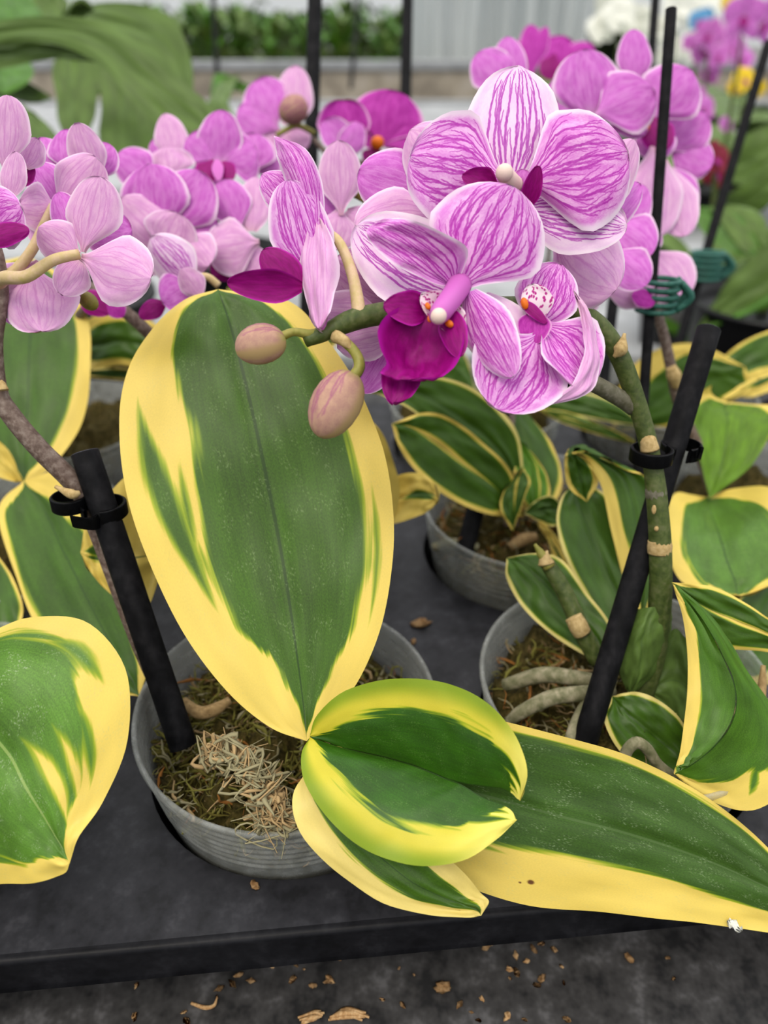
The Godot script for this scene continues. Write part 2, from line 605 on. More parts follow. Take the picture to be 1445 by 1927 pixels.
	mottled("clip_black", [rgb8(12, 12, 14), rgb8(24, 24, 26)], 60.0, 0.35, 16, {"spec": 0.35})
	mottled("clip_green", [rgb8(34, 84, 74), rgb8(62, 116, 102)], 60.0, 0.5, 17)
	mottled("tray", [rgb8(24, 24, 27), rgb8(34, 34, 38), rgb8(40, 40, 44), rgb8(53, 53, 57)], 11.0, 0.42, 18, {"gain": 0.72, "spec": 0.36})
	mottled("table", [rgb8(34, 34, 35), rgb8(54, 53, 53), rgb8(66, 65, 65), rgb8(92, 91, 92)], 7.0, 0.5, 19, {"gain": 0.78, "spec": 0.36})
	mottled("bench_grey", [rgb8(150, 152, 154), rgb8(178, 180, 182)], 2.0, 0.5, 20)
	mottled("bench_wood", [rgb8(146, 136, 122), rgb8(178, 166, 148), rgb8(190, 180, 166)], 1.2, 0.8, 21)
	mottled("concrete", [rgb8(120, 120, 118), rgb8(150, 150, 146)], 1.0, 0.9, 22)
	mottled("moss", [rgb8(38, 34, 14), rgb8(74, 66, 26), rgb8(104, 92, 44), rgb8(132, 108, 64)], 45.0, 0.9, 23, {"gain": 0.8, "freq": 0.03})
	plain("strand_green", rgb8(122, 118, 52), 0.9)
	plain("strand_olive", rgb8(92, 84, 30), 0.9)
	plain("strand_tan", rgb8(176, 148, 104), 0.9)
	plain("strand_pale", rgb8(150, 142, 108), 0.9)
	plain("strand_rust", rgb8(150, 98, 42), 0.9)
	mottled("bark", [rgb8(146, 106, 64), rgb8(190, 150, 102), rgb8(214, 184, 140)], 90.0, 0.9, 24)
	var pot := mottled("pot", [Color(0.62, 0.63, 0.60, 0.28), Color(0.76, 0.77, 0.75, 0.42)], 25.0, 0.33, 25, {"spec": 0.5})
	pot.transparency = BaseMaterial3D.TRANSPARENCY_ALPHA
	plain("film_wall", rgb8(236, 240, 242), 0.6, {"backlight": Color(1.0, 1.0, 1.0)})
	var film := plain("film", Color(0.84, 0.87, 0.88, 0.86), 0.5)
	film.transparency = BaseMaterial3D.TRANSPARENCY_ALPHA
	film.backlight_enabled = true
	film.backlight = Color(0.8, 0.8, 0.8)
	# leaves
	leaf_skin("leaf_main", [0.0, 0.12, 0.26, 0.55, 0.62, 0.53, 0.48, 0.53, 0.62, 0.66, 0.6, 0.2], [0.0, 0.35, 0.52, 0.7, 0.77, 0.76, 0.72, 0.7, 0.72, 0.72, 0.6, 0.2],
		[[-0.88, 0.63, -0.64, 0.27, 0.085, 1.0], [-0.60, 0.52, -0.66, 0.36, 0.025, 1.0], [0.86, 0.25, 0.84, 0.5, 0.025, 1.0], [0.83, 0.2, 0.8, 0.52, 0.02, -1.0]], 1, {"w": 448, "h": 832, "rag": 0.6, "dust": 0.4})
	leaf_skin("leaf_notched", [0.3, 0.5, 0.62, 0.68, 0.70, 0.72, 0.70, 0.45, -0.1, -0.5], [0.3, 0.5, 0.62, 0.66, 0.70, 0.68, 0.55, 0.30, -0.1, -0.5],
		[[-0.5, 0.45, -0.55, 0.99, 0.12, 1.0], [-0.3, 0.5, -0.3, 0.96, 0.10, 1.0], [-0.12, 0.5, -0.12, 0.93, 0.09, 1.0], [0.15, 0.5, 0.16, 0.92, 0.09, 1.0], [0.33, 0.5, 0.36, 0.96, 0.08, 1.0], [0.62, 0.45, 0.58, 0.9, 0.07, -1.0], [-0.72, 0.05, -0.62, 0.3, 0.06, -1.0]], 2,
		{"w": 384, "h": 384, "rag": 1.1, "green": rgb8(44, 84, 10), "lime": rgb8(150, 164, 24), "yellow": rgb8(228, 216, 100), "dust": 0.25, "young": 1.0})
	leaf_skin("leaf_long", [0.6, 0.86, 0.9, 0.9, 0.9, 0.9, 0.85, 0.5], [0.3, 0.5, 0.5, 0.42, 0.44, 0.52, 0.56, 0.4], [[0.5, 0.16, 0.56, 0.34, 0.03, 1.0]], 3, {"spots": [[0.77, 0.375, 0.03, 4.6], [0.80, 0.36, 0.012, 4.6]], "w": 384, "h": 512, "rag": 0.45, "dust": 0.6, "green": rgb8(58, 88, 28), "rib": rgb8(84, 110, 60)})
	leaf_skin("leaf_small", [0.3, 0.6, 0.62, 0.55, 0.4, 0.1], [0.2, 0.35, 0.42, 0.45, 0.3, 0.05], [], 4, {"rag": 0.8, "yellow": rgb8(222, 200, 112)})
	leaf_skin("leaf_near", [0.6, 0.8, 0.84, 0.84, 0.80, 0.64, 0.56, 0.42, 0.25, 0.0], [0.6, 0.8, 0.8, 0.8, 0.78, 0.74, 0.72, 0.55, 0.35, 0.0],
		[[-0.16, 0.46, -0.44, 0.84, 0.07, -1.0], [-0.42, 0.52, -0.60, 0.80, 0.05, -1.0], [-0.60, 0.5, -0.70, 0.74, 0.05, 1.0], [-0.78, 0.38, -0.86, 0.56, 0.05, 1.0]], 5, {"w": 320, "h": 448, "rag": 0.8, "dust": 0.75, "green": rgb8(80, 120, 36), "rib": rgb8(150, 170, 96)})
	leaf_skin("leaf_band", [0.3, 0.62, 0.7, 0.7, 0.66, 0.3], [0.3, 0.62, 0.7, 0.72, 0.66, 0.3], [], 6, {"rag": 0.6})
	leaf_skin("leaf_thin_band", [0.6, 0.86, 0.88, 0.88, 0.84, 0.5], [0.6, 0.86, 0.88, 0.88, 0.84, 0.5], [], 7, {"rag": 0.35, "yellow": rgb8(222, 206, 122)})
	leaf_skin("leaf_left_yellow", [0.4, 0.85, 0.9, 0.9, 0.85, 0.5], [0.0, 0.1, 0.15, 0.2, 0.3, 0.2], [[0.55, 0.1, 0.5, 0.5, 0.05, 1.0]], 8, {"rag": 0.5})
	leaf_skin("leaf_right_yellow", [0.0, 0.3, 0.5, 0.5, 0.4, 0.2], [0.4, 0.85, 0.9, 0.9, 0.85, 0.5], [], 9, {"rag": 0.7})
	leaf_skin("leaf_yellow", [-0.2, -0.2, 0.1, 0.05, -0.2], [-0.2, -0.1, 0.2, 0.1, -0.2], [[0.1, 0.3, 0.3, 0.95, 0.15, 1.0]], 10, {"rag": 0.8})
	leaf_skin("leaf_flame", [0.5, 0.74, 0.74, 0.66, 0.40, -0.2], [0.5, 0.70, 0.68, 0.60, 0.36, -0.2], [[-0.3, 0.5, -0.35, 0.99, 0.10, 1.0], [0.3, 0.5, 0.36, 0.98, 0.08, 1.0], [0.62, 0.4, 0.64, 0.95, 0.05, 1.0]], 11, {"rag": 1.2, "green": rgb8(76, 112, 34), "dust": 0.3})
	leaf_skin("leaf_bright", [0.6, 0.8, 0.84, 0.84, 0.8], [0.6, 0.8, 0.84, 0.84, 0.8], [[0.3, 0.0, 0.4, 0.9, 0.05, -1.0]], 12, {"rag": 0.7, "green": rgb8(84, 130, 22), "lime": rgb8(160, 180, 30), "backlight": Color(0.3, 0.4, 0.1)})
	leaf_skin("leaf_rimmed", [1.2, 1.1, 1.0, 0.96, 0.5, -1.0], [1.2, 1.1, 1.0, 0.98, 0.6, -1.0], [], 18, {"rag": 0.5, "green": rgb8(88, 124, 14), "lime": rgb8(160, 176, 34), "lines": 1.3, "backlight": Color(0.3, 0.4, 0.1)})
	leaf_skin("leaf_green", [1.4, 1.4], [1.4, 1.4], [], 13, {"green": rgb8(88, 112, 52), "rag": 0.0, "lines": 0.15, "grain": 0.15, "spec": 0.3, "w": 128, "h": 256, "rib": rgb8(80, 104, 54)})
	leaf_skin("leaf_fresh", [1.4, 1.4], [1.4, 1.4], [], 15, {"green": rgb8(74, 118, 32), "rag": 0.0, "grain": 0.2, "w": 128, "h": 256, "backlight": Color(0.3, 0.4, 0.1)})
	leaf_skin("leaf_keeled", [0.4, 0.86, 0.88, 0.86, 0.8, 0.3], [0.4, 0.86, 0.88, 0.86, 0.8, 0.3], [[0.02, 0.1, 0.05, 1.0, 0.10, -1.0]], 16, {"rag": 0.4})
	leaf_skin("leaf_fold", [0.35, 0.55, 0.68, 0.72, 0.70, 0.70, 0.74, 0.4], [0.9, 0.9, 0.9, 0.85, 0.72, 0.48, 0.42, 0.15], [[-0.62, 0.2, -0.7, 0.75, 0.06, 1.0], [0.8, 0.72, 0.5, 0.62, 0.06, 1.0]], 17, {"w": 320, "h": 384, "rag": 0.9, "green": rgb8(68, 106, 24), "dust": 0.15})

# White throat sprinkled with purple dots.
func speckle_throat():
	var n := 96
	var data := PackedByteArray()
	var g := RandomNumberGenerator.new()
	g.seed = 77
	var f := PackedFloat32Array()
	f.resize(n * n)
	for k in 60:
		var x := g.randf() * n
		var y := g.randf() * n
		for q in 3:
			stamp(f, n, x + q * 1.6, y + q * 0.8, g.randf_range(1.4, 2.8), 1.0)
	for k in n * n:
		var c := rgb8(244, 222, 232).lerp(rgb8(170, 16, 120), f[k] * 0.9)
		data.append_array([int(c.r * 255.0), int(c.g * 255.0), int(c.b * 255.0)])
	mats["throat"].albedo_texture = picture(n, n, data)

# ---------------------------------------------------------------- the place
const COL := Vector3(0.1160, 0, -0.0110)
const ROW := Vector3(-0.0150, 0, -0.1090)
const FIRST := Vector3(-0.0325, 0, -0.1780)

func cell(c: float, r: float, h := 0.0) -> Vector3:
	return FIRST + COL * c + ROW * r + Vector3.UP * h

func slab(called: String, size: Vector3, at: Vector3, mat: String, parent: Node3D = null, turn := 0.0, bevel := 0.002) -> MeshInstance3D:
	var o := put(called, box_mesh(size, bevel, mats[mat]), parent)
	o.position += at
	o.rotation.y = turn
	return o

func make_setting():
	var fl := slab("floor", Vector3(24, 0.2, 24), Vector3(0, -1.0, -8), "concrete")
	tag(fl, "grey concrete floor of the greenhouse", "", "", "structure")
	# the near table
	var t := thing("growing_table", "black scuffed table top that the tray stands on", "table", Vector3(0, -0.9, -0.12))
	slab("table_top", Vector3(2.6, 0.03, 1.0), Vector3(0, -0.065, -0.14), "table", t)
	for x in [-1.2, 1.2]:
		for z in [0.25, -0.55]:
			slab("leg", Vector3(0.05, 0.82, 0.05), Vector3(x, -0.49, z), "bench_grey", t)
	# pale benches beyond
	var b := thing("growing_bench", "pale grey bench top just behind the tray of orchids", "bench", Vector3(0, -0.9, -1.2))
	slab("bench_top", Vector3(5.0, 0.04, 2.3), Vector3(0, -0.10, -1.83), "bench_grey", b)
	for z in [-0.72, -1.05, -1.5, -2.1, -2.9]:
		slab("rail", Vector3(5.0, 0.012, 0.03), Vector3(0, -0.074, z), "bench_grey", b)
	for x in [-2.2, 0.0, 2.2]:
		slab("leg", Vector3(0.06, 0.78, 0.06), Vector3(x, -0.51, -2.6), "bench_grey", b)
	var w := thing("growing_bench", "brownish bench below the row of green seedlings", "bench", Vector3(-1, -0.9, -4.2))
	slab("bench_top", Vector3(7.0, 0.05, 1.9), Vector3(-1.2, -0.14, -4.3), "bench_wood", w)
	slab("edge_board", Vector3(7.0, 0.16, 0.03), Vector3(-1.2, -0.09, -3.33), "bench_wood", w)
	slab("edge_board", Vector3(7.0, 0.03, 0.05), Vector3(-1.2, 0.005, -3.33), "bench_grey", w)
	slab("edge_board", Vector3(7.0, 0.10, 0.03), Vector3(-1.2, -0.07, -5.2), "bench_grey", w)
	for x in [-3.5, -1.2, 1.8]:
		slab("leg", Vector3(0.07, 0.74, 0.07), Vector3(x, -0.53, -4.2), "bench_grey", w)
	# hanging plastic film at the end of the house
	var g := []
	for j in 9:
		var row := []
		for i in 161:
			var u := i / 160.0
			var fold := 0.06 * sin(u * 46.0 + 1.5 * sin(u * 11.0)) + 0.03 * sin(u * 83.0 + 1.0) + 0.1 * broad.get_noise_2d(u * 6.0, j * 0.08)
			row.append(Vector3(lerpf(0.10, 1.02, u), lerpf(-0.11, 1.5, j / 8.0), -4.0 + fold))
		g.append(row)
	var mesh := ArrayMesh.new()
	sheet(mesh, g, 0.002, mats.film, mats.film)
	var gw := []
	for j in 3:
		var row := []
		for i in 61:
			var u := i / 60.0
			row.append(Vector3(lerpf(-9.0, 9.0, u), lerpf(-0.9, 3.2, j / 2.0), -7.5 + 0.04 * sin(u * 120.0)))
		gw.append(row)
	var wm := ArrayMesh.new()
	sheet(wm, gw, 0.03, mats.film_wall, mats.film_wall)
	tag(put("wall_back", wm), "white translucent film wall at the far end of the greenhouse", "", "", "structure")
	var c := put("plastic_curtain", mesh)
	tag(c, "whitish clear plastic curtain hanging in folds behind the flowers", "curtain")

# ---------------------------------------------------------------- tray and pots
func make_trays_and_pots():
	var tr := thing("carrying_tray", "black plastic tray with round pot holes under the orchids", "tray", cell(0, 1, -0.049))
	# the top: for every hole a ring that reaches from the hole to its square
	var mesh := ArrayMesh.new()
	var p := PackedVector3Array()
	var n := PackedVector3Array()
	var uv := PackedVector2Array()
	var ix := PackedInt32Array()
	for r in 3:
		for c in range(-2, 4):
			var start := p.size()
			for i in 65:
				var a := TAU * i / 64.0
				var e := Vector2(cos(a), sin(a))
				var sq := e / maxf(absf(e.x), absf(e.y)) * 0.5
				if r == 0 and sq.y < -0.499: sq.y = -0.57
				for q in [[e * 0.422, -0.0014], [e * 0.430, -0.0004], [e * 0.439, 0.0], [sq, 0.0]]:
					p.append(cell(c + q[0].x, r + q[0].y, q[1]))
					n.append(Vector3.UP)
					uv.append(q[0])
			for i in 64:
				for k in 3:
					var a := start + i * 4 + k
					ix.append_array([a, a + 4, a + 5, a, a + 5, a + 1])
	add_skin(mesh, p, n, uv, ix, mats.tray)
	put("tray_deck", mesh, tr)
	# the rim that hangs down round the deck
	var prof := [Vector2(-0.006, -0.0012), Vector2(-0.0004, 0.0002), Vector2(0.0011, -0.0005), Vector2(0.0016, -0.0016), Vector2(0.0022, -0.0125), Vector2(0.0030, -0.0133), Vector2(0.0022, -0.0141), Vector2(0.0006, -0.0138), Vector2(-0.0004, -0.003)]
	var rim := ArrayMesh.new()
	var corner := [Vector2(-2.5, -0.57), Vector2(3.5, -0.57), Vector2(3.5, 2.5), Vector2(-2.5, 2.5)]
	for k in 4:
		var a: Vector2 = corner[k]
		var b: Vector2 = corner[(k + 1) % 4]
		var d := (b - a).normalized()
		var out := Vector2(d.y, -d.x)
		var g := []
		for q in prof:
			var row := []
			for s in 41:
				var m: Vector2 = a.lerp(b, s / 40.0) + out * q.x / 0.116
				if s == 0: m -= d * q.x / 0.116
				if s == 40: m += d * q.x / 0.116
				row.append(cell(m.x, m.y, q.y + (0.00035 * fine.get_noise_2d(s * 0.7, k * 9.0) if q.y < -0.01 else 0.0)))
			g.append(row)
		sheet(rim, g, 0.0, mats.tray, mats.tray)
	put("tray_rim", rim, tr)
	for r in 3:
		for c in range(-2, 4):
			var cup := ArrayMesh.new()
			add_lathe(cup, cell(c, r), [Vector2(0.0482, -0.0012), Vector2(0.0470, -0.010), Vector2(0.0425, -0.046), Vector2(0.040, -0.0488), Vector2(0.0, -0.0488)], mats.tray, 48)
			put("pot_cup", cup, tr)
	var where := {
		Vector2i(0, 0): "clear plastic pot of the front orchid with the largest upright leaf",
		Vector2i(1, 0): "clear plastic pot with thick pale roots at the right",
		Vector2i(1, 1): "clear plastic pot in the second row with a black stake in it",
		Vector2i(-1, 0): "clear plastic pot under the big near leaf in the lower left",
		Vector2i(-1, 1): "clear plastic pot hidden behind the yellow edged leaves at the left",
		Vector2i(0, 1): "clear plastic pot hidden behind the largest upright leaf",
		Vector2i(2, 1): "clear plastic pot under the heart shaped leaf at the right",
		Vector2i(1, 2): "clear plastic pot in the back row behind the flat yellow edged leaves",
		Vector2i(0, 2): "clear plastic pot in the back row beneath the pale pink flowers",
		Vector2i(-1, 2): "clear plastic pot in the back row at the left edge",
		Vector2i(2, 2): "clear plastic pot in the back row under the yellow banded leaf",
	}
	for k in where:
		make_pot(k, where[k])

func make_pot(k: Vector2i, label: String):
	var at := cell(k.x, k.y, -0.046)
	var o := thing("flower_pot", label, "pot", at, "clear pots in the tray")
	var out := [Vector2(0.0, 0.0), Vector2(0.034, 0.0), Vector2(0.0385, 0.002)]
	for q in 13:
		out.append(Vector2(lerpf(0.0386, 0.0462, q / 12.0), lerpf(0.003, 0.050, q / 12.0)))
	for q in 49:
		var h := lerpf(0.0505, 0.0695, q / 48.0)
		out.append(Vector2(lerpf(0.0464, 0.0492, q / 48.0) + 0.00022 * sin(q / 48.0 * TAU * 6.0), h))
	out.append_array([Vector2(0.0499, 0.0705), Vector2(0.0503, 0.0717), Vector2(0.0500, 0.0728), Vector2(0.0490, 0.0730), Vector2(0.0484, 0.0722), Vector2(0.0480, 0.069), Vector2(0.0452, 0.050), Vector2(0.0378, 0.0035), Vector2(0.0, 0.0012)])
	var mesh := ArrayMesh.new()
	add_lathe(mesh, at, out, mats.pot, 96)
	put("pot_wall", mesh, o)
	# the filling
	var near: bool = k.y == 0 or k == Vector2i(1, 1)
	var top := 0.055 if near else 0.058
	var g := []
	for j in 19:
		var row := []
		for i in 65:
			var a := -TAU * i / 64.0
			var q: float
			var h: float
			if j < 5:
				h = lerpf(0.003, top - 0.006, j / 4.0)
				q = lerpf(0.0372, 0.0442, h / 0.050)
			else:
				var s := (j - 5) / 13.0
				q = 0.0446 * (1.0 - s)
				h = top + 0.006 * (1.0 - q * q / 0.002) + 0.014 * broad.get_noise_3d(cos(a) * q * 60.0, sin(a) * q * 60.0, k.x * 7.0 + k.y * 13.0) + 0.004 * fine.get_noise_3d(cos(a) * q * 300.0, sin(a) * q * 300.0, 3.0)
			row.append(at + Vector3(cos(a) * q, h, sin(a) * q))
		g.append(row)
	var fill := ArrayMesh.new()
	sheet(fill, g, 0.0, mats.moss, mats.moss)
	var says: String = {Vector2i(0, 0): "tangled dry and green moss filling the front pot", Vector2i(1, 0): "olive moss around the thick roots in the right pot", Vector2i(1, 1): "brown bark and moss in the second row pot",
		Vector2i(-1, 0): "dark moss under the big near leaf at lower left", Vector2i(-1, 1): "dark moss under the drooping leaf at the left edge", Vector2i(0, 1): "dark moss behind the largest upright leaf", Vector2i(2, 1): "dark moss behind the heart shaped leaf",
		Vector2i(1, 2): "dark moss under the flat yellow edged leaves", Vector2i(0, 2): "dark moss beneath the pale pink flower cluster", Vector2i(-1, 2): "dark moss in the back row at the left", Vector2i(2, 2): "dark moss under the broad banded leaf at the right"}[k]
	var ms := thing("moss_filling", says, "moss", at, "moss in the pots")
	put("moss_bed", fill, ms)
	if near and k.x >= 0:
		var rg := RandomNumberGenerator.new()
		rg.seed = 90 + k.x * 3 + k.y
		var kinds := ["strand_green", "strand_olive", "strand_tan", "strand_pale", "strand_rust"]
		for q in 5:
			var m := ArrayMesh.new()
			var count: int = [760, 760, 260, 420, 160][q] if k == Vector2i(0, 0) else 200
			strands(m, at, count, top, kinds[q], rg)
			var so := put("moss_strands", m, ms)
			so.set_meta("kind", "stuff")

# Short curling threads lying on the filling, joined to one mesh.
func strands(mesh: ArrayMesh, at: Vector3, count: int, top: float, mat: String, g: RandomNumberGenerator):
	var p := PackedVector3Array()
	var n := PackedVector3Array()
	var uv := PackedVector2Array()
	var ix := PackedInt32Array()
	for c in count:
		var a := g.randf() * TAU
		var q := sqrt(g.randf()) * 0.042
		var pos := at + Vector3(cos(a) * q, top + 0.006 * (1.0 - q * q / 0.002) + g.randf_range(-0.004, 0.004), sin(a) * q)
		var dir := Vector3(g.randfn(0, 1), g.randfn(0.15, 0.35), g.randfn(0, 1)).normalized()
		var r := g.randf_range(0.00015, 0.00055)
		var len := g.randi_range(5, 10)
		var start := p.size()
		for s in len:
			var side := dir.cross(Vector3(0.3, 0.9, 0.2)).normalized()
			var up := side.cross(dir)
			var rr := r * (1.2 - 0.9 * absf(2.0 * s / (len - 1) - 1.0)) * g.randf_range(0.7, 1.5)
			for i in 4:
				var e := side * cos(TAU * i / 4.0) + up * sin(TAU * i / 4.0)
				p.append(pos + e * rr)
				n.append(e)
				uv.append(Vector2(i / 4.0, s))
			pos += dir * 0.0016
			dir = (dir + Vector3(g.randfn(0, 0.38), g.randfn(-0.04, 0.28), g.randfn(0, 0.38))).normalized()
			var flat := pos - at
			if Vector2(flat.x, flat.z).length() > 0.0455: dir = (dir - Vector3(flat.x, 0, flat.z) * 25.0).normalized()
		for s in len - 1:
			for i in 4:
				var a0 := start + s * 4 + i
				var a1 := start + s * 4 + (i + 1) % 4
				ix.append_array([a0, a1, a1 + 4, a0, a1 + 4, a0 + 4])
	add_skin(mesh, p, n, uv, ix, mats[mat])

# ---------------------------------------------------------------- plant helpers
func plant(label: String, c: float, r: float) -> Node3D:
	return thing("potted_orchid", label, "orchid", cell(c, r, 0.012), "variegated orchids in the tray")

# One flower of a plant; every row is a tepal: name, base, tip, half width, skin, options.
func bloom(of: Node3D, rows: Array) -> Node3D:
	var f := Node3D.new()
	f.name = "flower"
	of.add_child(f, true)
	f.position = rows[0][1] - of.position
	for s in rows:
		var o: Dictionary = s[5] if s.size() > 5 else {}
		if s[4] == "petal_back": o = o.merged({"back": "petal_lilac", "curl": 0.03, "cup": 0.28})
		if s[0] == "sepal" or s[0] == "lip_lobe": o = o.merged({"wide": false})
		if s[4] in ["lip", "petal_deep", "throat"]: o = o.merged({"back": s[4]})
		tepal(f, s[0], s[1], s[2], s[3], s[4], o)
	return f

func blob(f: Node3D, called: String, a: Vector3, b: Vector3, r: float, mat: String):
	return egg(f, called, a, b, r, mat)

# ---------------------------------------------------------------- the front plant with the largest leaf
func make_front_plant():
	var o := plant("front orchid with the largest upright yellow-margined leaf and a notched leaf", 0, 0)
	leaf(o, [Vector3(-0.0339,0.0440,-0.1521),Vector3(-0.0237,0.0453,-0.1554),Vector3(-0.0163,0.0466,-0.1538), Vector3(-0.0465,0.0523,-0.1583),Vector3(-0.0254,0.0539,-0.1642),Vector3(-0.0079,0.0543,-0.1596), Vector3(-0.0595,0.0648,-0.1691),Vector3(-0.0281,0.0658,-0.1757),Vector3(-0.0009,0.0665,-0.1702), Vector3(-0.0698,0.0790,-0.1823),Vector3(-0.0314,0.0787,-0.1880),Vector3(0.0025,0.0804,-0.1831), Vector3(-0.0779,0.0934,-0.1967),Vector3(-0.0356,0.0933,-0.2015),Vector3(0.0028,0.0914,-0.1954), Vector3(-0.0818,0.1075,-0.2098),Vector3(-0.0396,0.1074,-0.2134),Vector3(0.0002,0.1041,-0.2075),
		Vector3(-0.0824,0.1187,-0.2222),Vector3(-0.0436,0.1197,-0.2240),Vector3(-0.0054,0.1146,-0.2194), Vector3(-0.0790,0.1276,-0.2330),Vector3(-0.0473,0.1297,-0.2331),Vector3(-0.0120,0.1234,-0.2301), Vector3(-0.0730,0.1344,-0.2423),Vector3(-0.0503,0.1364,-0.2401),Vector3(-0.0208,0.1315,-0.2404), Vector3(-0.0651,0.1390,-0.2490),Vector3(-0.0526,0.1405,-0.2452),Vector3(-0.0319,0.1387,-0.2489)], "leaf_main", {"base": Vector3(-0.0227,0.0404,-0.1497), "tip": Vector3(-0.0542,0.1424,-0.2489), "nv": 72, "nu": 28, "thick": 0.0022})
	# the notched leaf: two halves that part at the tip
	var m := ArrayMesh.new()
	half_leaf(m, [Vector3(-0.0210,0.0476,-0.1454), Vector3(-0.0123,0.0468,-0.1425), Vector3(-0.0004,0.0461,-0.1396), Vector3(0.0098,0.0460,-0.1360), Vector3(0.0176,0.0459,-0.1323), Vector3(0.0213,0.0467,-0.1304), Vector3(0.0298,0.0484,-0.1279), Vector3(0.0333,0.0487,-0.1257), Vector3(0.0354,0.0486,-0.1239)],
		[Vector3(-0.0210,0.0478,-0.1456), Vector3(-0.0187,0.0543,-0.1475), Vector3(-0.0107,0.0621,-0.1492), Vector3(0.0025,0.0678,-0.1482), Vector3(0.0152,0.0700,-0.1448), Vector3(0.0260,0.0690,-0.1394), Vector3(0.0332,0.0648,-0.1329), Vector3(0.0367,0.0571,-0.1266), Vector3(0.0354,0.0486,-0.1239)], 0.07, "leaf_notched", false)
	half_leaf(m, [Vector3(-0.0210,0.0476,-0.1454), Vector3(-0.0123,0.0468,-0.1425), Vector3(-0.0004,0.0461,-0.1396), Vector3(0.0098,0.0460,-0.1360), Vector3(0.0176,0.0459,-0.1323), Vector3(0.0216,0.0461,-0.1300), Vector3(0.0267,0.0452,-0.1270), Vector3(0.0329,0.0447,-0.1243), Vector3(0.0346,0.0435,-0.1216)],
		[Vector3(-0.0210,0.0473,-0.1453), Vector3(-0.0230,0.0466,-0.1400), Vector3(-0.0214,0.0441,-0.1323), Vector3(-0.0142,0.0402,-0.1236), Vector3(-0.0045,0.0374,-0.1169), Vector3(0.0078,0.0369,-0.1130), Vector3(0.0200,0.0389,-0.1131), Vector3(0.0287,0.0414,-0.1172), Vector3(0.0346,0.0435,-0.1216)], 0.08, "leaf_notched", true)
	put("leaf", m, o)
	leaf(o, [Vector3(0.0058,0.0483,-0.1514),Vector3(0.0019,0.0371,-0.1438),Vector3(-0.0050,0.0211,-0.1331), Vector3(0.0270,0.0501,-0.1502),Vector3(0.0240,0.0324,-0.1383),Vector3(0.0167,0.0124,-0.1248), Vector3(0.0477,0.0487,-0.1456),Vector3(0.0462,0.0300,-0.1330),Vector3(0.0395,0.0088,-0.1188), Vector3(0.0678,0.0460,-0.1401),Vector3(0.0663,0.0281,-0.1281),Vector3(0.0619,0.0095,-0.1157), Vector3(0.0857,0.0408,-0.1325),Vector3(0.0842,0.0261,-0.1226),Vector3(0.0813,0.0113,-0.1126), Vector3(0.1003,0.0334,-0.1239),Vector3(0.0988,0.0235,-0.1172),Vector3(0.0974,0.0123,-0.1097), Vector3(0.1130,0.0234,-0.1135),Vector3(0.1116,0.0201,-0.1113),Vector3(0.1102,0.0134,-0.1068)],
		"leaf_long", {"base": Vector3(-0.0191,0.0372,-0.1475), "tip": Vector3(0.1217,0.0143,-0.1050), "nv": 60, "nu": 24, "thick": 0.0022})
	tepal(o, "torn_edge", Vector3(0.0933,0.0138,-0.1113), Vector3(0.0956,0.0142,-0.1085), Vector3(0.0934,0.0137,-0.1100) - Vector3(0.0944,0.0138,-0.1107), "petal_white", {"wide": false, "ruffle": 0.8, "back": "petal_white"})
	leaf(o, [Vector3(-0.0121,0.0458,-0.1370),Vector3(-0.0179,0.0409,-0.1338),Vector3(-0.0248,0.0397,-0.1329), Vector3(-0.0032,0.0424,-0.1293),Vector3(-0.0104,0.0365,-0.1253),Vector3(-0.0229,0.0350,-0.1244), Vector3(0.0082,0.0366,-0.1236),Vector3(-0.0004,0.0295,-0.1189),Vector3(-0.0136,0.0276,-0.1176), Vector3(0.0195,0.0288,-0.1178),Vector3(0.0096,0.0241,-0.1146),Vector3(-0.0001,0.0208,-0.1124), Vector3(0.0259,0.0229,-0.1138),Vector3(0.0181,0.0209,-0.1125),Vector3(0.0127,0.0180,-0.1105), Vector3(0.0279,0.0219,-0.1119),Vector3(0.0244,0.0204,-0.1109),Vector3(0.0225,0.0186,-0.1097)],
		"leaf_small", {"base": Vector3(-0.0196,0.0394,-0.1448), "tip": Vector3(0.0258,0.0191,-0.1097)})
	# its flower stem, leaving the picture at the left
	tube(o, "flower_stem", [Vector3(-0.0684,0.0125,-0.1749), Vector3(-0.0741,0.0253,-0.1811), Vector3(-0.0815,0.0445,-0.1891), Vector3(-0.0903,0.0686,-0.2012), Vector3(-0.0954,0.0859,-0.2067), Vector3(-0.0987,0.0946,-0.2072), Vector3(-0.1069,0.1048,-0.2092), Vector3(-0.1147,0.1144,-0.2132), Vector3(-0.1185,0.1213,-0.2167), Vector3(-0.1190,0.1345,-0.2244), Vector3(-0.1160,0.1460,-0.2296), Vector3(-0.1163,0.1572,-0.2348), Vector3(-0.1201,0.1711,-0.2405)],
		[.0034, .0034, .0034, .0033, .0032, .0032, .0031, .003, .0028, .0024, .0022, .002, .0016], "stem_brown", 14)
	tube(o, "root", [Vector3(-0.0673,0.0256,-0.1789), Vector3(-0.0620,0.0239,-0.1753), Vector3(-0.0569,0.0237,-0.1764), Vector3(-0.0522,0.0241,-0.1803)], [.0014, .0022, .0022, .0014], "dry_root", 10)
	tube(o, "bract", [Vector3(-0.1151,0.1228,-0.2135), Vector3(-0.1154,0.1243,-0.2144), Vector3(-0.1159,0.1251,-0.2156)], [.0016, .0012, .0004], "bract", 10)
	tube(o, "bract", [Vector3(-0.1018,0.0955,-0.2023), Vector3(-0.0962,0.0944,-0.1998), Vector3(-0.0942,0.0942,-0.2009)], [.0006, .0016, .0008], "bract", 10)
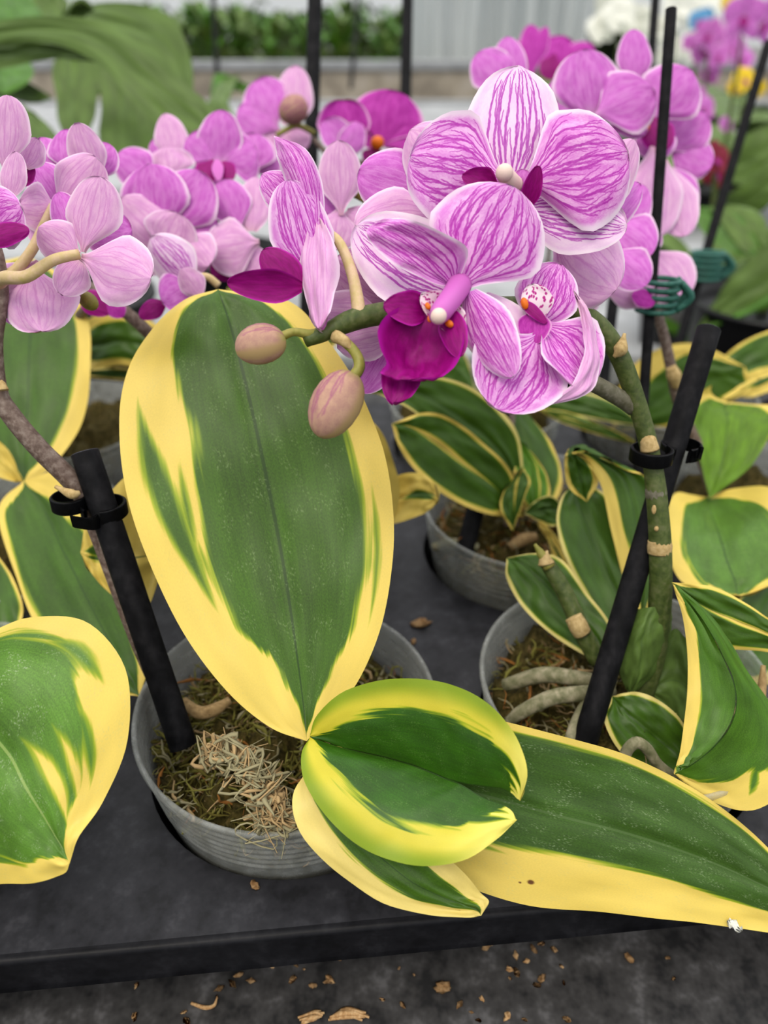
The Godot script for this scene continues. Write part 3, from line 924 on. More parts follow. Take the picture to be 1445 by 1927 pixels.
	# flowers of that stem, most seen from behind
	bloom(o, [["petal", Vector3(-0.0875,0.1592,-0.2253),Vector3(-0.0658,0.1557,-0.2169),Vector3(-0.0029,-0.0081,0.0054), "petal_back"], ["petal", Vector3(-0.0890,0.1592,-0.2289),Vector3(-0.0998,0.1664,-0.2301),Vector3(0.0033,0.0043,-0.0029), "petal_back"], ["sepal", Vector3(-0.0884,0.1595,-0.2297),Vector3(-0.0820,0.1786,-0.2383),Vector3(0.0081,-0.0016,0.0011), "petal_back", {"wide": true}],
		["sepal", Vector3(-0.0894,0.1573,-0.2288),Vector3(-0.0945,0.1499,-0.2215),Vector3(-0.0049,0.0025,-0.0017), "petal_back"], ["sepal", Vector3(-0.0909,0.1599,-0.2426),Vector3(-0.0787,0.1616,-0.2486),Vector3(0.0021,-0.0073,0.0049), "petal_lilac"], ["lip_lobe", Vector3(-0.0942,0.1618,-0.2414),Vector3(-0.1002,0.1718,-0.2506),Vector3(0.0045,0.0015,-0.0010), "petal_lilac"]])
	tube(o, "pedicel", [Vector3(-0.0875,0.1604,-0.2243), Vector3(-0.0936,0.1598,-0.2202), Vector3(-0.1006,0.1563,-0.2167), Vector3(-0.1075,0.1553,-0.2190), Vector3(-0.1142,0.1515,-0.2273)], [.0015, .0016, .0018, .002, .0022], "pedicel", 12)
	bloom(o, [["petal", Vector3(-0.1021,0.1671,-0.2523),Vector3(-0.0880,0.1808,-0.2561),Vector3(0.0072,-0.0048,0.0032), "petal_back"], ["petal", Vector3(-0.1023,0.1679,-0.2516),Vector3(-0.1120,0.1685,-0.2484),Vector3(0.0000,0.0063,-0.0042), "petal_back"], ["sepal", Vector3(-0.1037,0.1674,-0.2585),Vector3(-0.1115,0.1775,-0.2653),Vector3(0.0057,0.0030,-0.0020), "petal_lilac"], ["sepal", Vector3(-0.1032,0.1664,-0.2518),Vector3(-0.1096,0.1581,-0.2462),Vector3(-0.0053,0.0028,-0.0019), "petal_back"]])
	tube(o, "pedicel", [Vector3(-0.1026,0.1677,-0.2509), Vector3(-0.1050,0.1625,-0.2449), Vector3(-0.1078,0.1573,-0.2403), Vector3(-0.1120,0.1526,-0.2353), Vector3(-0.1163,0.1508,-0.2329)], [.0014, .0015, .0016, .0017, .002], "pedicel", 12)
	bloom(o, [["petal", Vector3(-0.1111,0.1793,-0.2424),Vector3(-0.1080,0.1984,-0.2492),Vector3(0.0068,-0.0002,0.0001), "petal_back"], ["sepal", Vector3(-0.1081,0.1735,-0.2349),Vector3(-0.1053,0.1849,-0.2401),Vector3(0.0039,-0.0005,0.0003), "petal_back"], ["sepal", Vector3(-0.1077,0.1793,-0.2484),Vector3(-0.1037,0.1865,-0.2533),Vector3(0.0041,-0.0015,0.0010), "petal_back"], ["petal", Vector3(-0.1148,0.1679,-0.2227),Vector3(-0.0993,0.1746,-0.2211),Vector3(0.0043,-0.0071,0.0047), "petal_other"], ["lip_lobe", Vector3(-0.1097,0.1662,-0.2167),Vector3(-0.0956,0.1697,-0.2142),Vector3(0.0008,-0.0027,0.0018), "lip"], ["lip_lobe", Vector3(-0.1101,0.1742,-0.2474),Vector3(-0.1059,0.1793,-0.2508),Vector3(0.0022,-0.0013,0.0009), "lip"]])
	bloom(o, [["petal", Vector3(-0.1128,0.1700,-0.2783),Vector3(-0.1158,0.1822,-0.2865),Vector3(0.0065,0.0011,-0.0008), "petal_lilac"], ["petal", Vector3(-0.1056,0.1726,-0.2776),Vector3(-0.1065,0.1847,-0.2858),Vector3(0.0071,0.0004,-0.0002), "petal_lilac"], ["sepal", Vector3(-0.0960,0.1722,-0.2750),Vector3(-0.0999,0.1876,-0.2781),Vector3(0.0054,0.0007,-0.0025), "petal_back"], ["sepal", Vector3(-0.0991,0.1711,-0.2814),Vector3(-0.0937,0.1801,-0.2875),Vector3(0.0057,-0.0024,0.0016), "petal_lilac"]])
	bloom(o, [["petal", Vector3(-0.1077,0.1531,-0.2380),Vector3(-0.1020,0.1390,-0.2201),Vector3(-0.0116,-0.0013,0.0008), "petal_back"], ["petal", Vector3(-0.1073,0.1539,-0.2410),Vector3(-0.1160,0.1442,-0.2309),Vector3(-0.0067,0.0044,-0.0029), "petal_back"], ["sepal", Vector3(-0.1028,0.1481,-0.2359),Vector3(-0.0937,0.1450,-0.2326),Vector3(-0.0029,-0.0052,0.0035), "petal_back"], ["sepal", Vector3(-0.1149,0.1437,-0.2365),Vector3(-0.1126,0.1372,-0.2298),Vector3(-0.0057,-0.0007,0.0005), "petal_lilac"]])
	egg(o, "flower_bud", Vector3(-0.0961,0.1438,-0.2402), Vector3(-0.0908,0.1399,-0.2376), .0026, "pedicel_green")
	bloom(o, [["lip_lobe", Vector3(-0.1147,0.1287,-0.2867),Vector3(-0.1035,0.1224,-0.2825),Vector3(-0.0026,-0.0032,0.0021), "lip"], ["lip_lobe", Vector3(-0.1047,0.1274,-0.2858),Vector3(-0.0983,0.1214,-0.2818),Vector3(-0.0030,-0.0022,0.0015), "petal_deep"]])

# ---------------------------------------------------------------- the plant at the right that carries the sharp flowers
func make_right_plant():
	var o := plant("orchid with white-edged purple-striped flowers on a thick green stem", 1, 0)
	leaf(o, [Vector3(0.0857,0.0222,-0.2152),Vector3(0.0917,0.0259,-0.2176),Vector3(0.0967,0.0292,-0.2199), Vector3(0.0768,0.0307,-0.2281),Vector3(0.0874,0.0354,-0.2313),Vector3(0.0956,0.0405,-0.2347), Vector3(0.0695,0.0433,-0.2378),Vector3(0.0816,0.0461,-0.2444),Vector3(0.0937,0.0484,-0.2484), Vector3(0.0677,0.0521,-0.2485),Vector3(0.0779,0.0542,-0.2547),Vector3(0.0890,0.0558,-0.2582), Vector3(0.0718,0.0561,-0.2596),Vector3(0.0778,0.0579,-0.2608),Vector3(0.0842,0.0586,-0.2613)], "leaf_thin_band", {"base": Vector3(0.0892,0.0227,-0.1986), "tip": Vector3(0.0785,0.0588,-0.2626)})
	leaf(o, [Vector3(0.0926,0.0336,-0.2264),Vector3(0.0983,0.0356,-0.2278),Vector3(0.1048,0.0390,-0.2300), Vector3(0.0884,0.0484,-0.2412),Vector3(0.0976,0.0501,-0.2423),Vector3(0.1093,0.0535,-0.2446), Vector3(0.0841,0.0641,-0.2529),Vector3(0.0938,0.0653,-0.2537),Vector3(0.1035,0.0658,-0.2541), Vector3(0.0764,0.0741,-0.2573),Vector3(0.0838,0.0735,-0.2568),Vector3(0.0920,0.0707,-0.2550), Vector3(0.0706,0.0775,-0.2571),Vector3(0.0737,0.0775,-0.2571),Vector3(0.0771,0.0768,-0.2567)], "leaf_right_yellow", {"base": Vector3(0.0940,0.0281,-0.2094), "tip": Vector3(0.0689,0.0765,-0.2540)})
	leaf(o, [Vector3(0.0722,0.0627,-0.2532),Vector3(0.0772,0.0641,-0.2541),Vector3(0.0834,0.0653,-0.2549), Vector3(0.0697,0.0697,-0.2555),Vector3(0.0750,0.0706,-0.2561),Vector3(0.0812,0.0702,-0.2558), Vector3(0.0694,0.0750,-0.2566),Vector3(0.0733,0.0750,-0.2566),Vector3(0.0770,0.0746,-0.2564)], "leaf_band", {"base": Vector3(0.0794,0.0573,-0.2520), "tip": Vector3(0.0710,0.0772,-0.2569), "nv": 20})
	leaf(o, [Vector3(0.0717,0.0278,-0.1972),Vector3(0.0751,0.0334,-0.2010),Vector3(0.0804,0.0365,-0.2031), Vector3(0.0608,0.0306,-0.2051),Vector3(0.0665,0.0379,-0.2100),Vector3(0.0726,0.0439,-0.2141), Vector3(0.0510,0.0360,-0.2136),Vector3(0.0578,0.0441,-0.2190),Vector3(0.0648,0.0510,-0.2236), Vector3(0.0452,0.0433,-0.2221),Vector3(0.0505,0.0479,-0.2252),Vector3(0.0556,0.0511,-0.2273)], "leaf_thin_band", {"base": Vector3(0.0786,0.0284,-0.1904), "tip": Vector3(0.0456,0.0483,-0.2278)})
	leaf(o, [Vector3(0.0791,0.0336,-0.1848),Vector3(0.0842,0.0379,-0.1805),Vector3(0.0924,0.0342,-0.1852), Vector3(0.0788,0.0445,-0.1891),Vector3(0.0846,0.0494,-0.1852),Vector3(0.0954,0.0460,-0.1901), Vector3(0.0834,0.0525,-0.1939),Vector3(0.0882,0.0566,-0.1907),Vector3(0.0956,0.0529,-0.1942)], "leaf_green", {"base": Vector3(0.0825,0.0265,-0.1795), "called": "leaf_sheath", "nv": 24})
	leaf(o, [Vector3(0.0977,0.0418,-0.1946),Vector3(0.0984,0.0283,-0.1855),Vector3(0.0977,0.0185,-0.1789), Vector3(0.1020,0.0417,-0.1921),Vector3(0.1034,0.0268,-0.1821),Vector3(0.1020,0.0116,-0.1719), Vector3(0.1087,0.0365,-0.1874),Vector3(0.1105,0.0246,-0.1794),Vector3(0.1096,0.0127,-0.1714)], "leaf_green", {"base": Vector3(0.0904,0.0253,-0.1835), "tip": Vector3(0.1150,0.0231,-0.1784), "called": "leaf"})
	var m := ArrayMesh.new()
	var fold := [Vector3(0.0896,0.0716,-0.1833), Vector3(0.0968,0.0648,-0.1745), Vector3(0.1014,0.0576,-0.1660), Vector3(0.1040,0.0512,-0.1593), Vector3(0.1023,0.0445,-0.1536), Vector3(0.0970,0.0382,-0.1494), Vector3(0.0909,0.0336,-0.1469), Vector3(0.0858,0.0308,-0.1456)]
	half_leaf(m, fold, [Vector3(0.0890,0.0713,-0.1842), Vector3(0.0914,0.0641,-0.1776), Vector3(0.0923,0.0557,-0.1702), Vector3(0.0917,0.0474,-0.1628), Vector3(0.0901,0.0406,-0.1564), Vector3(0.0884,0.0350,-0.1508), Vector3(0.0869,0.0324,-0.1479), Vector3(0.0858,0.0308,-0.1456)], 0.06, "leaf_fold", false)
	half_leaf(m, fold, [Vector3(0.0905,0.0710,-0.1835), Vector3(0.1032,0.0597,-0.1777), Vector3(0.1134,0.0474,-0.1694), Vector3(0.1235,0.0353,-0.1589), Vector3(0.1247,0.0265,-0.1482), Vector3(0.1112,0.0208,-0.1407), Vector3(0.0973,0.0236,-0.1414), Vector3(0.0858,0.0308,-0.1456)], 0.05, "leaf_fold", true)
	put("leaf", m, o)
	leaf(o, [Vector3(0.1046,0.0656,-0.1901),Vector3(0.1015,0.0605,-0.1867),Vector3(0.1003,0.0540,-0.1859), Vector3(0.1146,0.0620,-0.1865),Vector3(0.1115,0.0573,-0.1833),Vector3(0.1071,0.0485,-0.1810), Vector3(0.1225,0.0582,-0.1827),Vector3(0.1213,0.0546,-0.1803),Vector3(0.1230,0.0478,-0.1793), Vector3(0.1350,0.0535,-0.1783),Vector3(0.1342,0.0507,-0.1765),Vector3(0.1337,0.0473,-0.1741)], "leaf_keeled", {"base": Vector3(0.0913,0.0674,-0.1901), "tip": Vector3(0.1442,0.0473,-0.1741)})
	leaf(o, [Vector3(0.0825,0.0340,-0.1749),Vector3(0.0790,0.0283,-0.1710),Vector3(0.0714,0.0271,-0.1703), Vector3(0.0906,0.0325,-0.1708),Vector3(0.0861,0.0245,-0.1655),Vector3(0.0757,0.0203,-0.1626), Vector3(0.0966,0.0275,-0.1651),Vector3(0.0937,0.0208,-0.1606),Vector3(0.0847,0.0163,-0.1575)], "leaf_thin_band", {"base": Vector3(0.0754,0.0298,-0.1769), "tip": Vector3(0.1011,0.0161,-0.1556), "nv": 26})
	# flower stem, its side branch, and the cut stub of an old one
	tube(o, "flower_stem", [Vector3(0.0880,0.0223,-0.1839), Vector3(0.0910,0.0354,-0.1885), Vector3(0.0910,0.0532,-0.1926), Vector3(0.0894,0.0711,-0.1980), Vector3(0.0868,0.0889,-0.2052), Vector3(0.0841,0.1023,-0.2123), Vector3(0.0785,0.1175,-0.2190), Vector3(0.0714,0.1315,-0.2235), Vector3(0.0630,0.1403,-0.2270), Vector3(0.0518,0.1430,-0.2312), Vector3(0.0366,0.1440,-0.2283), Vector3(0.0197,0.1470,-0.2195), Vector3(0.0033,0.1493,-0.2078), Vector3(-0.0078,0.1496,-0.2007), Vector3(-0.0159,0.1474,-0.1963), Vector3(-0.0209,0.1460,-0.1941)],
		[.0042, .0040, .0038, .0036, .0033, .0029, .0029, .0030, .0029, .0027, .0027, .0028, .0031, .0030, .0022, .0017], "stem_green", 16)
	tube(o, "flower_stem", [Vector3(0.0784,0.1144,-0.2186), Vector3(0.0732,0.1180,-0.2187), Vector3(0.0632,0.1236,-0.2182), Vector3(0.0522,0.1273,-0.2231), Vector3(0.0394,0.1306,-0.2277), Vector3(0.0263,0.1319,-0.2310)], [.0026, .0027, .0027, .0025, .0024, .002], "stem_grey", 12)
	tube(o, "old_stem", [Vector3(0.0740,0.0307,-0.1919), Vector3(0.0679,0.0406,-0.1986), Vector3(0.0623,0.0506,-0.2065), Vector3(0.0566,0.0580,-0.2127)], [.0032, .0032, .003, .0027], "stem_green", 12)
	tube(o, "bract", [Vector3(0.0572,0.0580,-0.2097), Vector3(0.0546,0.0615,-0.2120), Vector3(0.0521,0.0644,-0.2146)], [.0022, .0016, .0006], "pedicel_green", 8)
	tube(o, "bract", [Vector3(0.0649,0.0450,-0.1991), Vector3(0.0666,0.0426,-0.1969), Vector3(0.0681,0.0402,-0.1959)], [.0030, .0033, .0031], "bract", 12)
	tube(o, "bract", [Vector3(0.0561,0.0589,-0.2103), Vector3(0.0557,0.0607,-0.2115), Vector3(0.0565,0.0626,-0.2133)], [.003, .0022, .0004], "bract", 8)
	tube(o, "bract", [Vector3(0.0695,0.1312,-0.2191), Vector3(0.0713,0.1333,-0.2199), Vector3(0.0726,0.1373,-0.2226)], [.0006, .0022, .0005], "bract", 10)
	tube(o, "bract", [Vector3(0.0889,0.0724,-0.1985), Vector3(0.0888,0.0747,-0.1994), Vector3(0.0884,0.0768,-0.2003)], [.0037, .0039, .0035], "bract", 16)
	tube(o, "bract", [Vector3(0.0819,0.1084,-0.2143), Vector3(0.0829,0.1059,-0.2126), Vector3(0.0837,0.1031,-0.2116)], [.0012, .0026, .0030], "bract", 12)
	tube(o, "bract", [Vector3(0.0868,0.0882,-0.2047), Vector3(0.0864,0.0907,-0.2061), Vector3(0.0856,0.0940,-0.2079)], [.0030, .0034, .0028], "stem_grey", 12)
	for q in [[Vector3(0.0845,0.0870,-0.1996), Vector3(0.0846,0.0896,-0.2011)], [Vector3(0.0860,0.0813,-0.1984), Vector3(0.0862,0.0828,-0.1992)]]:
		egg(o, "scar", q[0], q[1], .0007, "bract")
	tube(o, "root", [Vector3(0.0753,0.0261,-0.1864), Vector3(0.0647,0.0289,-0.1859), Vector3(0.0545,0.0276,-0.1886), Vector3(0.0428,0.0194,-0.1915)], [.0026, .0028, .0028, .0024], "root", 14)
	tube(o, "root", [Vector3(0.0774,0.0250,-0.1833), Vector3(0.0670,0.0283,-0.1795), Vector3(0.0562,0.0280,-0.1781), Vector3(0.0468,0.0227,-0.1769), Vector3(0.0421,0.0163,-0.1774)], [.0026, .0027, .0027, .0024, .0018], "root", 14)
	tube(o, "root", [Vector3(0.0732,0.0283,-0.1831), Vector3(0.0660,0.0258,-0.1748), Vector3(0.0612,0.0236,-0.1667), Vector3(0.0587,0.0204,-0.1609)], [.002, .0022, .0022, .0018], "root", 12)
	tube(o, "root", [Vector3(0.0741,0.0238,-0.1542), Vector3(0.0748,0.0293,-0.1554), Vector3(0.0776,0.0316,-0.1564), Vector3(0.0810,0.0295,-0.1556), Vector3(0.0854,0.0239,-0.1536), Vector3(0.0937,0.0187,-0.1513), Vector3(0.1028,0.0134,-0.1502)], [.0018, .0018, .0019, .0018, .0017, .0016, .0014], "root", 12)
	tube(o, "dry_root", [Vector3(0.1233,0.0412,-0.1797), Vector3(0.1224,0.0365,-0.1753), Vector3(0.1209,0.0315,-0.1708), Vector3(0.1180,0.0248,-0.1675)], [.0008, .0014, .0017, .0014], "dry_root", 8)
	# buds at the stem's end
	egg(o, "flower_bud", Vector3(-0.0256,0.1472,-0.1919), Vector3(-0.0388,0.1449,-0.1903), .0053, "bud", 0.09)
	tube(o, "pedicel", [Vector3(-0.0268,0.1478,-0.1929), Vector3(-0.0238,0.1486,-0.1940), Vector3(-0.0200,0.1478,-0.1947), Vector3(-0.0167,0.1473,-0.1962)], [.0012, .0011, .0012, .0016], "pedicel_green", 10)
	egg(o, "flower_bud", Vector3(-0.0080,0.1409,-0.1852), Vector3(-0.0165,0.1291,-0.1725), .0063, "bud", 0.09)
	tube(o, "pedicel", [Vector3(-0.0086,0.1393,-0.1842), Vector3(-0.0064,0.1420,-0.1866), Vector3(-0.0076,0.1448,-0.1897), Vector3(-0.0119,0.1470,-0.1948)], [.0016, .0015, .0014, .0014], "pedicel_green", 10)
	tube(o, "bract", [Vector3(-0.0129,0.1477,-0.1935), Vector3(-0.0103,0.1471,-0.1913), Vector3(-0.0084,0.1455,-0.1896)], [.0018, .0015, .0004], "bract", 8)
	# the foremost flower
	var f := bloom(o, [
		["sepal", Vector3(0.0197,0.1568,-0.2020),Vector3(0.0336,0.1810,-0.2122),Vector3(0.0138,-0.0061,0.0041), "petal", {"cup": 0.2, "curl": 0.05, "wide": true}],
		["petal", Vector3(0.0222,0.1574,-0.1994),Vector3(0.0325,0.1426,-0.1792),Vector3(-0.0055,-0.0037,-0.0002), "petal_other", {"wide": false, "cup": 0.25}],
		["sepal", Vector3(0.0185,0.1548,-0.2084),Vector3(-0.0078,0.1687,-0.2226),Vector3(0.0070,0.0084,-0.0057), "sepal", {"cup": -0.1, "curl": -0.03}],
		["sepal", Vector3(0.0264,0.1544,-0.2064),Vector3(0.0371,0.1375,-0.1908),Vector3(-0.0071,-0.0031,0.0021), "sepal"],
		["lip_lobe", Vector3(0.0117,0.1542,-0.1930),Vector3(-0.0001,0.1576,-0.1887),Vector3(0.0007,0.0036,-0.0025), "lip", {"cup": -0.2}],
		["lip_lobe", Vector3(0.0162,0.1558,-0.1917),Vector3(0.0188,0.1480,-0.1786),Vector3(-0.0032,-0.0014,-0.0006), "lip"],
		["lip_lobe", Vector3(0.0054,0.1432,-0.1856),Vector3(0.0023,0.1369,-0.1753),Vector3(-0.0048,0.0012,-0.0008), "lip", {"cup": -0.2, "ruffle": 0.15}],
		["throat_lobe", Vector3(0.0158,0.1540,-0.1935),Vector3(0.0093,0.1590,-0.1920),Vector3(0.0021,0.0025,-0.0017), "throat", {"wide": false, "cup": -0.4}],
		["throat_lobe", Vector3(0.0164,0.1538,-0.1933),Vector3(0.0194,0.1502,-0.1843),Vector3(-0.0031,-0.0013,0.0009), "throat", {"wide": false, "cup": -0.4}],
		["throat_lobe", Vector3(0.0175,0.1561,-0.1949),Vector3(0.0156,0.1515,-0.1882),Vector3(-0.0038,0.0008,-0.0005), "throat", {"wide": false, "cup": -0.2}]])
	leaf(f, [Vector3(0.0111,0.1601,-0.2011),Vector3(0.0152,0.1621,-0.2013),Vector3(0.0215,0.1679,-0.2004), Vector3(0.0031,0.1638,-0.2012),Vector3(0.0093,0.1670,-0.2022),Vector3(0.0154,0.1721,-0.1996), Vector3(-0.0023,0.1676,-0.2032),Vector3(0.0021,0.1710,-0.2043),Vector3(0.0080,0.1745,-0.2030), Vector3(-0.0043,0.1703,-0.2044),Vector3(-0.0023,0.1723,-0.2057),Vector3(0.0019,0.1744,-0.2072)], "petal_other", {"base": Vector3(0.0188,0.1577,-0.2020), "tip": Vector3(-0.0042,0.1721,-0.2068), "called": "petal", "thick": 0.0007, "nv": 24, "nu": 14, "back": "petal_back", "keel": 0.0})
	leaf(f, [Vector3(0.0087,0.1567,-0.1940),Vector3(0.0122,0.1555,-0.1933),Vector3(0.0163,0.1551,-0.1930), Vector3(0.0021,0.1567,-0.1874),Vector3(0.0099,0.1504,-0.1904),Vector3(0.0190,0.1536,-0.1854), Vector3(-0.0014,0.1537,-0.1836),Vector3(0.0090,0.1455,-0.1889),Vector3(0.0198,0.1515,-0.1809), Vector3(-0.0010,0.1497,-0.1803),Vector3(0.0081,0.1429,-0.1854),Vector3(0.0182,0.1473,-0.1775), Vector3(0.0006,0.1461,-0.1779),Vector3(0.0080,0.1428,-0.1805),Vector3(0.0151,0.1443,-0.1755), Vector3(-0.0009,0.1443,-0.1761),Vector3(0.0065,0.1428,-0.1763),Vector3(0.0121,0.1436,-0.1757)], "lip", {"base": Vector3(0.0136,0.1559,-0.1947), "tip": Vector3(0.0056,0.1430,-0.1758), "called": "lip", "thick": 0.0007, "nv": 24, "nu": 16, "keel": 0.0})
	tube(f, "column", [Vector3(0.0201,0.1587,-0.2020), Vector3(0.0173,0.1579,-0.1937), Vector3(0.0145,0.1569,-0.1870), Vector3(0.0130,0.1560,-0.1840)], [.0032, .0030, .0028, .0022], "column", 16)
	blob(f, "anther_cap", Vector3(0.0145,0.1572,-0.1853), Vector3(0.0123,0.1560,-0.1819), .0020, "anther")
	blob(f, "callus", Vector3(0.0119,0.1557,-0.1873), Vector3(0.0113,0.1545,-0.1853), .0008, "callus")
	blob(f, "callus", Vector3(0.0154,0.1543,-0.1865), Vector3(0.0171,0.1536,-0.1847), .0009, "callus")
	blob(f, "callus", Vector3(0.0107,0.1574,-0.1909), Vector3(0.0114,0.1564,-0.1891), .0007, "callus")
	# the top flower
	f = bloom(o, [
		["sepal", Vector3(0.0356,0.1768,-0.2329),Vector3(0.0388,0.2050,-0.2573),Vector3(0.0138,-0.0008,0.0005), "sepal", {"cup": 0.15}],
		["petal", Vector3(0.0334,0.1793,-0.2298),Vector3(0.0069,0.1854,-0.2278),Vector3(0.0036,0.0128,-0.0086), "petal"],
		["petal", Vector3(0.0389,0.1785,-0.2292),Vector3(0.0667,0.1862,-0.2290),Vector3(0.0048,-0.0138,0.0093), "petal_other"],
		["sepal", Vector3(0.0398,0.1712,-0.2303),Vector3(0.0678,0.1685,-0.2225),Vector3(-0.0016,-0.0086,0.0058), "sepal"],
		["sepal", Vector3(0.0321,0.1708,-0.2354),Vector3(0.0185,0.1592,-0.2277),Vector3(-0.0066,0.0054,-0.0036), "sepal"],
		["lip_lobe", Vector3(0.0306,0.1782,-0.2254),Vector3(0.0210,0.1820,-0.2213),Vector3(0.0012,0.0028,-0.0019), "lip", {"cup": -0.3}],
		["lip_lobe", Vector3(0.0392,0.1733,-0.2227),Vector3(0.0413,0.1842,-0.2222),Vector3(0.0025,-0.0006,0.0004), "lip", {"cup": -0.3}],
		["throat_lobe", Vector3(0.0373,0.1738,-0.2248),Vector3(0.0383,0.1824,-0.2276),Vector3(0.0038,-0.0005,0.0003), "petal_lilac", {"wide": false, "cup": -0.4}]])
	tube(f, "column", [Vector3(0.0361,0.1783,-0.2266), Vector3(0.0341,0.1803,-0.2244), Vector3(0.0325,0.1820,-0.2225)], [.0026, .0025, .0022], "anther", 14)
	blob(f, "anther_cap", Vector3(0.0338,0.1810,-0.2224), Vector3(0.0307,0.1841,-0.2209), .0024, "anther")
	# the flower behind them, its back and one petal showing
	bloom(o, [
		["petal", Vector3(0.0127,0.1716,-0.2529),Vector3(-0.0079,0.1773,-0.2537),Vector3(0.0030,0.0083,-0.0056), "petal_lilac", {"back": "petal_back"}],
		["petal", Vector3(0.0185,0.1680,-0.2378),Vector3(-0.0084,0.1662,-0.2306),Vector3(-0.0015,0.0091,-0.0061), "petal_back"],
		["sepal", Vector3(0.0204,0.1796,-0.2510),Vector3(0.0080,0.1881,-0.2586),Vector3(0.0068,0.0066,-0.0045), "petal_back"],
		["sepal", Vector3(0.0123,0.1630,-0.2363),Vector3(0.0075,0.1502,-0.2265),Vector3(-0.0083,0.0021,-0.0014), "petal_back"]])
	bloom(o, [
		["petal", Vector3(0.0508,0.1611,-0.2380),Vector3(0.0692,0.1492,-0.2270),Vector3(-0.0087,-0.0091,0.0061), "petal_back"],
		["petal", Vector3(0.0621,0.1642,-0.2443),Vector3(0.0754,0.1860,-0.2553),Vector3(0.0058,-0.0027,0.0018), "petal_back"],
		["sepal", Vector3(0.0645,0.1613,-0.2496),Vector3(0.0817,0.1721,-0.2628),Vector3(0.0044,-0.0040,0.0027), "petal_lilac"]])
	# the lower flower, half hidden
	f = bloom(o, [
		["sepal", Vector3(0.0417,0.1475,-0.2029),Vector3(0.0485,0.1603,-0.2152),Vector3(0.0082,-0.0025,0.0017), "petal_other"],
		["petal", Vector3(0.0422,0.1484,-0.2024),Vector3(0.0541,0.1370,-0.1851),Vector3(-0.0077,-0.0026,0.0070), "petal_other", {"cup": -0.35}],
		["petal", Vector3(0.0413,0.1469,-0.1965),Vector3(0.0282,0.1344,-0.1779),Vector3(-0.0110,0.0056,-0.0037), "petal", {"cup": -0.1}],
		["throat_lobe", Vector3(0.0417,0.1499,-0.2003),Vector3(0.0394,0.1579,-0.2045),Vector3(0.0042,0.0008,-0.0005), "throat", {"wide": false, "cup": -0.3}],
		["lip_lobe", Vector3(0.0364,0.1547,-0.2011),Vector3(0.0429,0.1502,-0.1963),Vector3(-0.0010,-0.0010,0.0006), "lip"],
		["lip_lobe", Vector3(0.0401,0.1514,-0.2002),Vector3(0.0390,0.1451,-0.1935),Vector3(-0.0045,0.0003,-0.0002), "petal_deep", {"cup": -0.3}]])
	leaf(f, [Vector3(0.0537,0.1536,-0.1980),Vector3(0.0527,0.1524,-0.1972),Vector3(0.0518,0.1513,-0.1964), Vector3(0.0566,0.1459,-0.1934),Vector3(0.0540,0.1464,-0.1902),Vector3(0.0520,0.1458,-0.1898), Vector3(0.0565,0.1409,-0.1876),Vector3(0.0527,0.1415,-0.1845),Vector3(0.0497,0.1409,-0.1841), Vector3(0.0527,0.1365,-0.1823),Vector3(0.0494,0.1376,-0.1806),Vector3(0.0465,0.1381,-0.1809)], "petal_back", {"base": Vector3(0.0506,0.1566,-0.2042), "tip": Vector3(0.0403,0.1342,-0.1790), "called": "petal", "thick": 0.0007, "nv": 22, "nu": 10, "back": "petal_other", "keel": 0.0})
	blob(f, "callus", Vector3(0.0368,0.1556,-0.2006), Vector3(0.0376,0.1530,-0.1988), .0010, "callus")
	# the flower at the left, seen from its side
	f = bloom(o, [
		["petal", Vector3(-0.0187,0.1551,-0.2087),Vector3(-0.0255,0.1811,-0.2201),Vector3(0.0081,0.0005,-0.0028), "petal", {"cup": 0.2}],
		["sepal", Vector3(-0.0223,0.1715,-0.2245),Vector3(-0.0339,0.1808,-0.2307),Vector3(0.0040,0.0034,-0.0023), "petal_other"],
		["sepal", Vector3(-0.0182,0.1717,-0.2174),Vector3(-0.0167,0.1499,-0.1925),Vector3(-0.0047,-0.0010,-0.0013), "petal_back", {"cup": 0.3, "ruffle": 0.3}],
		["lip_lobe", Vector3(-0.0224,0.1567,-0.2037),Vector3(-0.0321,0.1661,-0.2076),Vector3(0.0036,0.0028,-0.0019), "lip"],
		["lip_lobe", Vector3(-0.0219,0.1573,-0.2041),Vector3(-0.0402,0.1609,-0.1963),Vector3(0.0002,0.0041,-0.0009), "lip", {"cup": -0.3}]])
	leaf(f, [Vector3(-0.0210,0.1646,-0.2132),Vector3(-0.0188,0.1656,-0.2139),Vector3(-0.0167,0.1660,-0.2142), Vector3(-0.0247,0.1736,-0.2211),Vector3(-0.0200,0.1750,-0.2184),Vector3(-0.0162,0.1736,-0.2211), Vector3(-0.0275,0.1803,-0.2262),Vector3(-0.0221,0.1826,-0.2229),Vector3(-0.0173,0.1809,-0.2254), Vector3(-0.0295,0.1856,-0.2297),Vector3(-0.0255,0.1877,-0.2275),Vector3(-0.0216,0.1876,-0.2287)], "petal_other", {"base": Vector3(-0.0179,0.1556,-0.2096), "tip": Vector3(-0.0302,0.1901,-0.2322), "called": "petal", "thick": 0.0007, "nv": 24, "nu": 12, "back": "petal_back", "keel": 0.0})
	tube(o, "pedicel", [Vector3(-0.0183,0.1670,-0.2191), Vector3(-0.0153,0.1673,-0.2193), Vector3(-0.0118,0.1649,-0.2164), Vector3(-0.0085,0.1584,-0.2097), Vector3(-0.0069,0.1521,-0.2024), Vector3(-0.0072,0.1497,-0.2008)], [.0012, .0013, .0014, .0016, .0019, .0024], "pedicel", 12)
